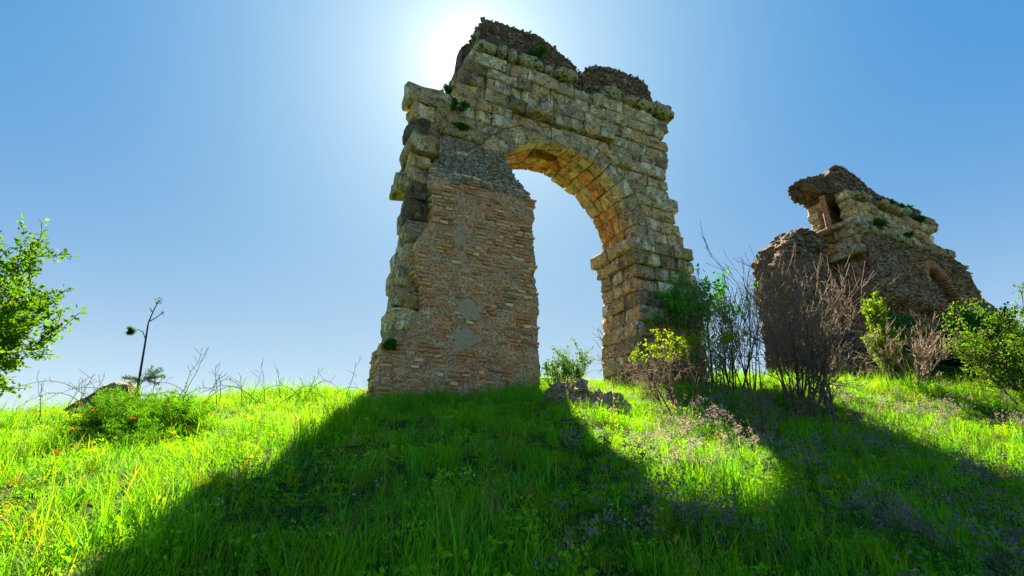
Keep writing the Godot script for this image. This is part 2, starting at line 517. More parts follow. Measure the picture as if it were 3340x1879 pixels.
	# the far side of the channel, showing left of the top
	part("channel_wall", rough_mass([[4.85, 14.6, 15.2, 1.3, 2.1], [5.0, 14.8, 16.1, 1.3, 2.1], [5.2, 15.5, 16.4, 1.35, 2.1], [5.24, 15.9, 17.5, 1.45, 2.1], [5.5, 15.9, 17.75, 1.4, 2.1], [5.62, 15.9, 17.5, 1.4, 2.1], [5.7, 15.9, 16.9, 1.4, 2.1], [6.4, 15.9, 17.3, 1.4, 2.1]], 0.08, 0.14, 0.10, func(a: float, b: float, c: float) -> Vector3: return at.call(a, b, c)), mat.concrete, root)
	# --- voussoirs: the ring of wedge stones, four deep under the arch
	var wedges := 17
	var edges := []
	for k in wedges + 1: edges.append(PI * k / wedges + (rr(-0.03, 0.03) if k > 0 and k < wedges else 0.0))
	for k in wedges:
		var depth := [rr(-0.10, 0.0), 0.55 + rr(-0.1, 0.12), 1.08 + rr(-0.1, 0.1), 1.52 + rr(-0.08, 0.1), 1.98 + rr(-0.06, 0.1)]
		for d in 4:
			if d == 1 and (k == 9 or k == 8): continue
			var drop := rr(-0.03, 0.03) + (-0.06 if d == 3 and k == 6 else 0.0)
			var outer := ro + rr(-0.08, 0.05)
			var q := []
			for t in [depth[d + 1] - 0.012, depth[d] + 0.012]:
				for r in [ri + drop, outer]:
					for w in [edges[k] + 0.002, edges[k + 1] - 0.002]:
						q.append(at.call(sc + cos(w) * r, hc + sin(w) * r, t))
			part("voussoir", block(q, rr(0.04, 0.07), rr(0.03, 0.06), 5), any.call() if d == 0 else [mat.warm_stone, stone[2], mat.warm_stone][rng.randi() % 3], root)
	# fresh pale breaks on the underside
	for a in [[1.98, 0.02, 0.42, 0.2], [1.10, 0.06, 0.42, 0.13], [0.98, 1.72, 2.08, 0.11], [0.52, 0.9, 1.05, 0.10]]:
		var q := []
		for t in [a[2], a[1]]:
			for r in [ri - 0.045, ri + 0.1]:
				for w in [a[0], a[0] + a[3]]: q.append(at.call(sc + cos(w) * r, hc + sin(w) * r, t))
		part("pale_break", block(q, 0.03, 0.05, 5), mat.pale, root)
	# --- right pier: front stones and the stones of its inner side
	var low_courses := [3.2, 3.75, 4.38, 4.98, 5.58, 6.15, 6.72, 7.28, 7.85, 8.38, 8.92, 9.42, 9.93]
	for k in low_courses.size() - 1:
		var h0: float = low_courses[k]
		var h1: float = low_courses[k + 1]
		var hm := (h0 + h1) * 0.5
		var out := 0.30 if k == 11 else 0.16 if k == 10 else 0.0
		var le := piece([[3.3, 11.5], [9.3, 11.82], [9.9, 11.86]], hm) - out + rr(-0.05, 0.05)
		var re := piece([[3.3, 15.1], [5.4, 14.75], [7.6, 14.9], [9.0, 14.75], [9.9, 14.45]], hm) + rr(-0.1, 0.08)
		var tf := -0.6 * out
		var x := le
		while x < re - 0.3:
			var e: float = x + [rr(0.55, 0.8), rr(0.8, 1.2), rr(1.1, 1.6)][rng.randi() % 3]
			if e > re - 0.45: e = re
			lay.call(STONE, x + 0.01, e - 0.01, h0 + 0.008, h1 - 0.008, tf + rr(-0.06, 0.05), 0.78, rr(0.05, 0.11), rr(0.05, 0.09), any.call())
			x = e
		var cut := rr(1.3, 1.6)
		lay.call(STONE, le + rr(-0.05, 0.05), le + 0.8, h0 + 0.008, h1 - 0.008, 0.80, cut - 0.01, rr(0.04, 0.1), 0.07, any.call())
		lay.call(STONE, le + rr(-0.05, 0.05), le + 0.8, h0 + 0.008, h1 - 0.008, cut + 0.01, 2.15 + out * 0.8 + rr(-0.05, 0.08), rr(0.05, 0.12), 0.09, any.call())
	# a stone that juts from the broken right edge
	lay.call(STONE, 13.75, 14.28, 11.55, 12.1, -0.05, 0.6, 0.05, 0.05, stone[4])
	# --- left stump of the next arch: big rounded stones
	for a in [[2.95, 4.5, 13.05, 13.78, 0.0, 0.85, 0.2, 1], [3.15, 3.95, 12.35, 13.03, -0.05, 0.8, 0.16, 2], [3.95, 4.7, 12.42, 13.03, 0.02, 0.9, 0.12, 3], [3.1, 3.72, 11.6, 12.33, -0.08, 0.8, 0.2, 6], [3.72, 4.5, 11.9, 12.4, 0.02, 0.9, 0.12, 5], [3.1, 4.05, 10.95, 11.58, -0.35, 0.9, 0.2, 3], [3.15, 3.6, 10.7, 11.6, 0.25, 1.1, 0.2, 6], [3.15, 3.9, 10.5, 10.93, -0.15, 1.0, 0.15, 2]]:
		lay.call(STONE, a[0], a[1], a[2], a[3], a[4], a[5], a[6] * 0.6, 0.16, mat.black_stone if a[7] == 6 else stone[a[7]])
	part("stump_core", rough_mass([[10.3, 3.5, 5.2, 0.25, 1.3], [12.5, 3.6, 5.2, 0.3, 1.1], [13.6, 3.6, 5.2, 0.35, 1.1], [14.1, 4.1, 5.2, 0.5, 1.5]], 0.12, 0.14, 0.10, func(a: float, b: float, c: float) -> Vector3: return at.call(b, a, c)), mat.mortar, root)
	# --- stones of the left pier's end, left of the brick facing
	var end_courses := [3.2, 3.9, 4.6, 5.25, 5.95, 6.6, 7.3, 7.95, 8.65, 9.35, 9.95, 10.5]
	for k in end_courses.size() - 1:
		var h0: float = end_courses[k]
		var h1: float = end_courses[k + 1]
		var se: float = piece([[3.2, 3.0], [5.5, 3.0], [7.0, 3.2], [9.0, 3.3], [10.0, 3.2], [10.5, 3.1]], h0)
		var cut := rr(0.45, 0.75)
		var m: Array = [stone[1], stone[3], stone[4], stone[1], mat.black_stone]
		var ledge := 0.25 if k == 10 else 0.0
		lay.call(STONE, se + rr(-0.03, 0.06), 4.3, h0 + 0.005, h1 - 0.005, rr(-0.18, -0.08), cut - 0.01, rr(0.05, 0.1), 0.12, mat.black_stone if k in [8, 9] and rng.randf() < 0.8 else m[rng.randi() % 4])
		lay.call(STONE, se + rr(-0.08, 0.08) - ledge, 4.3, h0 + 0.005, h1 - 0.005, cut + 0.01, rr(1.2, 1.4), rr(0.05, 0.1), 0.12, m[rng.randi() % 4])
	# --- brick-faced pier
	var levels := [[2.6, 2.6, 7.42, -0.62, 0.5], [3.6, 2.68, 7.36, -0.56, 0.5], [4.7, 2.74, 7.36, -0.52, 0.5], [4.9, 2.95, 7.36, -0.51, 0.7], [5.05, 3.4, 7.35, -0.5, 1.5], [5.3, 3.6, 7.35, -0.5, 1.5], [6.06, 3.85, 7.34, -0.5, 1.5], [6.6, 3.62, 7.34, -0.5, 1.5], [6.98, 3.45, 7.34, -0.5, 1.5], [7.76, 3.5, 7.30, -0.5, 1.5], [8.66, 3.88, 7.24, -0.5, 1.5], [9.9, 3.8, 7.25, -0.5, 1.5], [10.2, 3.8, 7.2, -0.44, 1.5]]
	var as_pier := func(a: float, b: float, c: float) -> Vector3: return at.call(b, a, c)
	var pier := part("brick_pier_core", rough_mass(levels, 0.085, 0.10, 0.055, as_pier), mat.mortar, root)
	part("sloping_ledge", rough_mass([[10.0, 3.8, 7.2, -0.46, 1.5], [10.3, 3.8, 7.15, -0.40, 1.5], [10.55, 3.85, 6.85, -0.30, 1.5], [11.0, 4.0, 6.72, -0.18, 1.5], [11.4, 4.15, 6.62, -0.12, 1.5], [11.75, 4.4, 6.45, -0.08, 1.4], [12.0, 4.6, 5.6, -0.02, 1.3]], 0.075, 0.14, 0.10, as_pier), mat.ledge, root)
	var left_line := []
	for l in levels: left_line.append([l[0], l[1]])
	var front_line := []
	for l in levels: front_line.append([l[0], l[3]])
	var holes := [[5.15, 6.0, 0.42, 0.40], [4.98, 5.15, 0.48, 0.42], [4.75, 8.25, 0.26, 0.5], [4.85, 7.6, 0.2, 0.3]]
	var spots := []
	var h := 3.15
	while h < 10.35:
		var x: float = piece(left_line, h) + rr(0.0, 0.15)
		while x < 7.34:
			var w := rr(0.13, 0.36) if rng.randf() < 0.8 else rr(0.35, 0.5)
			var skip := rng.randf() < 0.13 or x + w > 7.40
			for o in holes:
				if pow((x + w * 0.5 - o[0]) / o[2], 2) + pow((h - o[1]) / o[3], 2) < 0.75: skip = true
			if not skip: spots.append([x + w * 0.5, h + rr(-0.018, 0.018), w, rr(0.06, 0.095), 0])
			x += w + rr(0.03, 0.09)
		# bricks on the outer side of the plinth and along the inner edge
		var t := -0.45
		while t < 0.3 and h < 4.8:
			var w := rr(0.15, 0.36)
			if rng.randf() < 0.8: spots.append([piece(left_line, h), h, w, rr(0.06, 0.09), 1, t + w * 0.5])
			t += w + 0.05
		if h > 5.0 and rng.randf() < 0.85: spots.append([piece(left_line, h), h, rr(0.2, 0.4), rr(0.06, 0.09), 1, rr(-0.35, -0.1)])
		if rng.randf() < 0.8: spots.append([piece([[3.0, 7.34], [9.0, 7.22], [10.4, 7.18]], h), h, rr(0.2, 0.4), rr(0.06, 0.09), 1, rr(-0.3, 0.6)])
		h += 0.118
	spots.sort_custom(func(a: Array, b: Array) -> bool: return a[2] * a[3] * (1.0 if a[4] == 0 else 0.3) > b[2] * b[3] * (1.0 if b[4] == 0 else 0.3))
	var rest := Soup.new()
	for k in spots.size():
		var a: Array = spots[k]
		var b := Basis.from_euler(Vector3(rr(-0.12, 0.12), rr(-0.1, 0.1), rr(-0.07, 0.07)))
		var p: Vector3
		var size := Vector3(a[2], a[3], 0.16)
		if a[4] == 0:
			p = at.call(a[0], a[1], piece(front_line, a[1]) + rr(0.035, 0.085))
		else:
			p = at.call(a[0] + (rr(0.03, 0.07) if a[0] < 6 else rr(-0.12, -0.05)), a[1], a[5])
			size = Vector3(0.16, a[3], a[2])
		var tone: int = [0, 0, 1, 1, 2, 2, 3, 4, 5, 6, 7][rng.randi() % 11]
		if k < 300:
			part("brick", brick_shapes[k % 6], brick_tone[tone], pier, Transform3D(b * Basis.from_scale(size), p))
		else:
			var col: Color = brick_tone[tone].albedo_color.srgb_to_linear()
			rest.chunk(p, size, 0.10, rng, col * rr(0.6, 1.0), b)
	part("smaller_bricks", rest.mesh(), mat.chunks, pier).set_meta("kind", "stuff")
	# grey cement repairs, thin irregular sheets over the core
	for o in holes:
		var sheet := Soup.new()
		var rim := []
		for k in 40:
			var w := TAU * k / 40.0
			var f := 0.9 + noise_a.get_noise_3d(cos(w) * 0.9, sin(w) * 0.9, o[1] * 3.0) * 0.5 + noise_b.get_noise_3d(cos(w), sin(w), o[1]) * 0.1
			rim.append(Vector2(cos(w) * o[2] * f, sin(w) * o[3] * f))
		for ring in [[0.0, 0.5, -0.535, -0.53], [0.5, 0.85, -0.53, -0.52], [0.85, 1.0, -0.52, -0.44]]:
			for k in 40:
				var a: Vector2 = rim[k]
				var b: Vector2 = rim[(k + 1) % 40]
				var q := []
				for c in [[a, ring[0], ring[2]], [b, ring[0], ring[2]], [b, ring[1], ring[3]], [a, ring[1], ring[3]]]:
					var at2: Vector2 = Vector2(o[0], o[1]) + c[0] * float(c[1])
					q.append(at.call(at2.x, at2.y, float(c[2]) + noise_b.get_noise_2dv(at2 * 1.3) * 0.03))
				sheet.quad(q[0], q[1], q[2], q[3], Color.WHITE)
		sheet.c = PackedColorArray()
		part("cement_patch", sheet.mesh(), mat.cement, pier)
	# lichened rubble on the ledge
	var crust := Soup.new()
	for k in 3800:
		var x := rr(3.9, 7.15)
		var hh := rr(10.1, 11.9)
		if x > 7.2 - maxf(0.0, hh - 10.25) * 0.6 or x < 3.8 + (hh - 10.2) * 0.35: continue
		var g := rr(0.12, 0.36)
		crust.chunk(at.call(x, hh, piece([[10.0, -0.47], [10.3, -0.40], [10.55, -0.3], [11.0, -0.18], [11.75, -0.08], [12.0, 0.0]], hh) + rr(-0.05, 0.06)), Vector3(rr(0.03, 0.12), rr(0.03, 0.07), rr(0.04, 0.10)), 0.22, rng, Color(g, g * 0.95, g * 0.86) if rng.randf() < 0.8 else Color(g * 1.25, g * 0.75, g * 0.5), Basis.from_euler(rv() * 0.6))
	part("rubble", crust.mesh(), mat.chunks, root).set_meta("kind", "stuff")

# ------------------------------------------------------------------ the farther ruin on the right
func build_far_ruin() -> void:
	rng.seed = 77
	var base := Vector3(30.0, 4.6, 0.0)
	var root := thing("aqueduct_ruin", "farther aqueduct stump on the right with square channel opening and arched niche", "ruin", world(base.x, base.y, 0), TURN)
	var at := func(s: float, h: float, t: float) -> Vector3: return Vector3(s - base.x, h - base.y, -t)
	var as_mass := func(a: float, b: float, c: float) -> Vector3: return at.call(b, a, c)
	var as_wall := func(a: float, b: float, c: float) -> Vector3: return at.call(a, b, c)
	var lay := func(called: String, s0: float, s1: float, h0: float, h1: float, t0: float, t1: float, r: float, worn: float, m: Material) -> void:
		part(called, block(box_corners(at, s0, s1, h0, h1, t0, t1, 0.05), r, worn), m, root)
	var niche := func(h: float, s: float, t: float) -> float:
		if t > 0.6: return 0.0
		var x := (s - 32.4) / 1.15
		var y := (h - 11.0) / 1.45 if h > 11.0 else (11.0 - h) / 1.9
		return 1.3 * smoothstep(1.0, 0.72, x * x + y * y)
	var rows := [[4.3, 25.6, 38.9, -0.9, 3.0], [6.5, 25.9, 38.4, -0.7, 3.0], [8.4, 26.1, 37.8, -0.55, 3.0], [9.1, 26.2, 37.6, -0.6, 3.0], [9.5, 26.2, 37.5, -1.0, 3.0], [10.2, 26.4, 37.2, -0.85, 3.0], [11.5, 26.8, 36.9, -0.5, 2.9], [12.6, 27.0, 36.8, -0.38, 2.8], [13.2, 27.15, 36.6, -0.25, 2.6], [13.5, 27.3, 36.1, -0.15, 2.5]]
	var mass := part("brick_concrete_base", rough_mass(rows, 0.15, 0.42, 0.16, as_mass, niche), mat.far_core, root)
	var front := []
	var left := []
	for l in rows:
		front.append([l[0], l[3]]); left.append([l[0], l[1]])
	# rows of thin weathered brick, too small to tell one from the next
	var soup := Soup.new()
	var h := 6.0
	while h < 13.4:
		var s: float = piece(left, h) + 0.1
		while s < 36.8:
			var w := rr(0.12, 0.36)
			var p := Vector3(h, s, piece(front, h))
			var n := noise_a.get_noise_3dv(p) * 0.42 + noise_b.get_noise_3dv(p * 1.7) * 0.16
			if rng.randf() < 0.62:
				var dt: float = niche.call(h, s + w * 0.5, 0.0)
				var g := rr(0.14, 0.36)
				soup.chunk(at.call(s + w * 0.5, h + noise_a.get_noise_2d(s, h) * 0.1, p.z - n + dt + 0.02), Vector3(w, 0.05, 0.12), 0.16, rng, Color(g * 1.1, g * 0.84, g * 0.62) if rng.randf() < 0.75 else Color(g * 1.35, g * 0.72, g * 0.42))
			s += w + rr(0.02, 0.1)
		h += 0.105
	part("small_bricks", soup.mesh(), mat.chunks, mass).set_meta("kind", "stuff")
	# bricks that frame the niche
	for k in 34:
		var w := lerpf(-0.35, PI + 0.35, k / 33.0)
		var p: Vector3 = at.call(32.4 + cos(w) * 1.2, 11.0 + sin(w) * (1.5 if sin(w) > 0 else 1.9), piece(front, 11.0 + sin(w) * 1.5) + 0.06)
		part("brick", brick_shapes[k % 6], brick_tone[[1, 2, 0, 4][k % 4]], mass, Transform3D(Basis(Vector3.BACK, w) * Basis.from_scale(Vector3(0.42, 0.09, 0.4)), p))
	# lower concrete mass behind on the left
	var butt := part("concrete_buttress", rough_mass([[4.0, 22.4, 27.2, 1.0, 3.2], [7.0, 22.3, 27.0, 1.1, 3.2], [9.5, 22.2, 27.0, 1.3, 3.2], [11.0, 22.3, 27.0, 1.4, 3.2], [12.0, 22.6, 26.8, 1.5, 3.2], [12.7, 23.1, 26.7, 1.6, 3.2], [13.2, 23.7, 26.6, 1.65, 3.2], [13.6, 24.3, 26.5, 1.7, 3.1], [14.0, 24.8, 26.4, 1.75, 3.0], [14.25, 25.2, 26.2, 1.85, 2.9]], 0.14, 0.4, 0.16, as_mass), mat.concrete, root)
	soup = Soup.new()
	for k in 1400:
		var hh := rr(6.0, 13.7)
		var s0 := piece([[4.0, 22.4], [9.5, 22.2], [12.0, 22.6], [13.2, 23.7], [14.0, 24.8]], hh)
		var s := rr(s0, 26.4)
		var tt := piece([[4.0, 1.0], [9.5, 1.3], [14.0, 1.75]], hh)
		var p := Vector3(hh, s, tt)
		var n := noise_a.get_noise_3dv(p) * 0.5 + noise_b.get_noise_3dv(p * 1.7) * 0.18
		var g := rr(0.08, 0.24)
		soup.chunk(at.call(s, hh, tt - n), Vector3(rr(0.1, 0.35), rr(0.05, 0.13), 0.2), 0.2, rng, Color(g * 1.1, g * 0.85, g * 0.66))
	part("rubble", soup.mesh(), mat.chunks, butt).set_meta("kind", "stuff")
	# walls of the channel with a hollow between them
	part("channel_core", rough_mass([[27.3, 13.4, 16.0, 0.25, 0.75], [34.9, 13.4, 15.9, 0.25, 0.75]], 0.2, 0.1, 0.08, as_wall), mat.mortar, root)
	part("channel_core", rough_mass([[27.2, 13.4, 16.0, 1.82, 2.4], [34.9, 13.4, 15.9, 1.82, 2.4]], 0.2, 0.1, 0.08, as_wall), mat.mortar, root)
	part("channel_core", rough_mass([[30.5, 13.4, 16.0, 0.7, 1.9], [34.9, 13.4, 15.9, 0.7, 1.9]], 0.3, 0.1, 0.08, as_wall), mat.mortar, root)
	for c in [[13.98, 14.55], [14.55, 15.08], [15.08, 15.62]]:
		var s := 27.0 + rr(-0.1, 0.1)
		var first := true
		while s < 34.8:
			var e := minf(s + rr(0.75, 1.7), 35.1 + rr(-0.15, 0.1))
			lay.call(STONE, s + 0.01, e - 0.01, c[0], c[1] - 0.01, rr(-0.12, 0.08), 0.74, rr(0.14, 0.24) if not first else 0.09, 0.14, stone[[0, 1, 2, 3, 4, 2][rng.randi() % 6]])
			first = false
			s = e
		lay.call(STONE, 26.95 + rr(-0.1, 0.1), 28.0, c[0], c[1] - 0.01, 1.8, 2.45 + rr(-0.05, 0.1), 0.09, 0.1, stone[rng.randi() % 3])
	lay.call(STONE, 27.0, 27.9, 15.62, 16.2, 0.1, 0.85, 0.12, 0.1, stone[2])
	lay.call(STONE, 27.0, 27.9, 15.62, 16.15, 1.55, 2.4, 0.12, 0.1, stone[2])
	# cornices
	for c in [[13.5, 13.97, -0.42], [15.62, 16.02, -0.28]]:
		var s := 27.25
		while s < 35.3:
			var e := s + rr(0.6, 1.9)
			if c[0] < 14 or rng.randf() < 0.72:
				lay.call(CORNICE, s + 0.02, minf(e, 35.75) - 0.02, c[0] + rr(-0.04, 0.04), c[1] + rr(-0.05, 0.05), c[2] + rr(-0.08, 0.12), 0.7, 0.22, 0.14, mat.lichen_stone if rng.randf() < 0.6 else stone[3])
			s = e
	lay.call(CORNICE, 34.4, 35.5, 15.35, 15.9, -0.15, 0.7, 0.24, 0.12, mat.lichen_stone)
	# end face under the opening: floor slab, blocks and the tilted grey slab
	lay.call(STONE, 26.4, 27.6, 13.95, 14.2, 0.35, 2.05, 0.1, 0.09, stone[3])
	lay.call(STONE, 26.75, 27.7, 13.42, 13.93, 1.15, 2.05, 0.06, 0.07, stone[5])
	lay.call(STONE, 26.7, 27.7, 13.42, 13.93, 0.1, 1.13, 0.08, 0.09, stone[1])
	for k in 3: lay.call(STONE, 26.85, 27.7, 12.78, 13.40, 0.0 + k * 0.68, 0.66 + k * 0.68, 0.07, 0.08, [stone[2], stone[0], mat.warm_stone][k])
	part("grey_slab", block([at.call(26.2, 12.05, 2.15), at.call(27.4, 12.15, 2.15), at.call(26.2, 12.4, 2.15), at.call(27.4, 12.45, 2.15), at.call(26.4, 12.25, -0.15), at.call(27.4, 12.3, -0.15), at.call(26.4, 12.75, -0.15), at.call(27.4, 12.8, -0.15)], 0.1, 0.08, 6), stone[3], root)
	# concrete vault of the channel on top, with its overhang to the left
	part("channel_vault", rough_mass([[26.7, 16.15, 17.35, 0.5, 2.3], [27.1, 16.05, 17.75, 0.42, 2.3], [27.7, 16.0, 17.75, 0.4, 2.3], [28.8, 15.95, 17.45, 0.4, 2.3], [29.8, 15.9, 17.0, 0.42, 2.3], [30.6, 15.85, 16.75, 0.42, 2.3], [32.5, 15.85, 16.8, 0.42, 2.3], [34.2, 15.85, 16.85, 0.42, 2.3], [35.0, 15.85, 16.65, 0.45, 2.3]], 0.12, 0.16, 0.10, as_wall), mat.concrete, root)
	part("vault_overhang", rough_mass([[25.7, 16.55, 17.1, 1.5, 2.4], [25.95, 16.4, 17.2, 1.2, 2.5], [26.3, 16.3, 17.15, 1.0, 2.5], [26.7, 16.2, 17.0, 0.8, 2.5], [27.4, 16.1, 17.2, 0.6, 2.5]], 0.08, 0.3, 0.2, as_wall), mat.concrete, root)
	soup = Soup.new()
	for k in 900:
		var s := rr(26.8, 34.9)
		var top := piece([[26.7, 17.35], [27.1, 17.75], [27.7, 17.75], [28.8, 17.45], [29.8, 17.0], [30.6, 16.75], [35.0, 16.75]], s)
		var g := rr(0.08, 0.24)
		soup.chunk(at.call(s, top if rng.randf() < 0.35 else rr(16.1, top), 0.42 + rr(-0.05, 0.08)), Vector3(rr(0.1, 0.28), rr(0.05, 0.11), 0.2), 0.2, rng, Color(g * 1.1, g * 0.85, g * 0.68))
	part("rubble", soup.mesh(), mat.chunks, root).set_meta("kind", "stuff")
	# the post that props the vault
	var post := Soup.new()
	post.tube([Vector3.ZERO, Vector3(0.01, 0.6, 0), Vector3(-0.01, 1.2, 0.01), Vector3(0, 1.95, 0)], [0.17, 0.165, 0.16, 0.16], 10, Color.WHITE)
	post.c = PackedColorArray()
	var o := part("prop_post", post.mesh(), mat.rust, self)
	o.position = world(26.6, 14.18, 1.2)
	tag(o, "rusty reddish post propping the vault in the channel opening of the far ruin", "post")

# ------------------------------------------------------------------ plants
# one branch and what grows from it; tips collects [point, direction] for leaves
func grow(soup: Soup, tips: Array, p: Vector3, d: Vector3, length: float, r: float, level: int, spec: Dictionary) -> void:
	var segs: int = 5 if level < 2 else 4
	var pts := [p]
	var radii := [r]
	var q := p
	var w := d
	for k in segs:
		w = (w + rv() * float(spec.crook) + Vector3.UP * float(spec.up) * (0.5 if level == 0 else 1.0)).normalized()
		q += w * length / segs
		pts.append(q)
		radii.append(maxf(float(spec.thin), r * (1.0 - 0.72 * (k + 1) / segs)))
		if level >= int(spec.leaf_from): tips.append([q, w])
	soup.tube(pts, radii, 5 if level == 0 else 3, Color(spec.bark) * rr(0.75, 1.2) * [0.5, 0.75, 1.0, 1.1][mini(level, 3)])
	if level >= int(spec.levels): return
	var kids: int = spec.kids[level]
	for k in kids:
		var f := rr(float(spec.bare), 1.0) * segs
		var n := clampi(int(f), 0, segs - 1)
		var at: Vector3 = pts[n].lerp(pts[n + 1], f - n)
		var side := (pts[n + 1] - pts[n]).normalized() as Vector3
		var away := (side + rv() * float(spec.spread)).normalized()
		grow(soup, tips, at, away, length * rr(0.35, 0.65) * float(spec.get("ratio", 1.0)), maxf(float(spec.thin), float(radii[n]) * 0.6), level + 1, spec)
func leaves_on(tips: Array, each: int, size: float, col: Color, reach := 0.08, share := 1.0) -> Soup:
	var soup := Soup.new()
	for t in tips:
		if rng.randf() > share: continue
		for k in each:
			var d := (Vector3(t[1]) * 0.4 + rv() + Vector3.DOWN * 0.1).normalized()
			var l := size * rr(0.6, 1.3)
			var v := rr(0.7, 1.35)
			soup.leaf(t[0] + rv() * reach * rng.randf(), d, d.cross(rv()).normalized(), l, l * rr(0.5, 0.75), Color(col.r * v * rr(0.8, 1.3), col.g * v, col.b * v))
	return soup
func shrub(called: String, label: String, category: String, at: Vector3, stems: int, tall: float, lean: Vector3, fan: float, spec: Dictionary, group := "") -> Node3D:
	rng.seed = hash(label) + int(spec.get("luck", 0))
	var root := thing(called, label, category, at, 0.0, group)
	var soup := Soup.new()
	var tips := []
	for k in stems:
		var w := TAU * rng.randf()
		var d := (Vector3.UP + Vector3(cos(w), 0, sin(w)) * fan * rr(0.3, 1.0) + lean).normalized()
		grow(soup, tips, Vector3(cos(w), 0, sin(w)) * float(spec.get("foot", 0.1)) * rng.randf() + Vector3.DOWN * 0.1, d, tall * rr(0.65, 1.0), float(spec.thick) * rr(0.6, 1.0), 0, spec)
	part("branches", soup.mesh(), mat.bark, root)
	if spec.has("leaf"):
		var keep := []
		for t in tips:
			if not spec.has("leafy") or spec.leafy.call(t[0]): keep.append(t)
		if keep.size() > 0: part("foliage", leaves_on(keep, spec.each, spec.leaf, spec.green, spec.get("reach", 0.08), spec.get("share", 1.0)).mesh(), mat.leaf, root)
	return root
func on_ground(x: float, z: float) -> Vector3: return Vector3(x, ground_y(x, z), z)

func fennel_frond(soup: Soup, p: Vector3, d: Vector3, length: float, col: Color) -> void:
	var q := p
	var w := d
	var side := d.cross(Vector3.UP).normalized()
	for k in 7:
		var f := (k + 1) / 7.0
		w = (w + Vector3.DOWN * 0.10).normalized()
		var e := q + w * length / 7.0
		soup.leaf(q, (e - q).normalized(), side, (e - q).length() * 1.1, 0.008, col)
		if k > 0:
			for s in [-1.0, 1.0]:
				var b: Vector3 = (side * s + w * 0.6 + rv() * 0.3).normalized()
				var bl := length * 0.36 * (1.1 - f)
				for j in 5:
					var at: Vector3 = q + b * bl * j / 5.0
					soup.leaf(at, b, Vector3.UP, bl * 0.25, 0.006, col * rr(0.8, 1.2))
					for u in 2:
						soup.leaf(at, (b * 0.5 + rv()).normalized(), rv(), rr(0.04, 0.09), 0.014, col * rr(0.7, 1.3))
		q = e

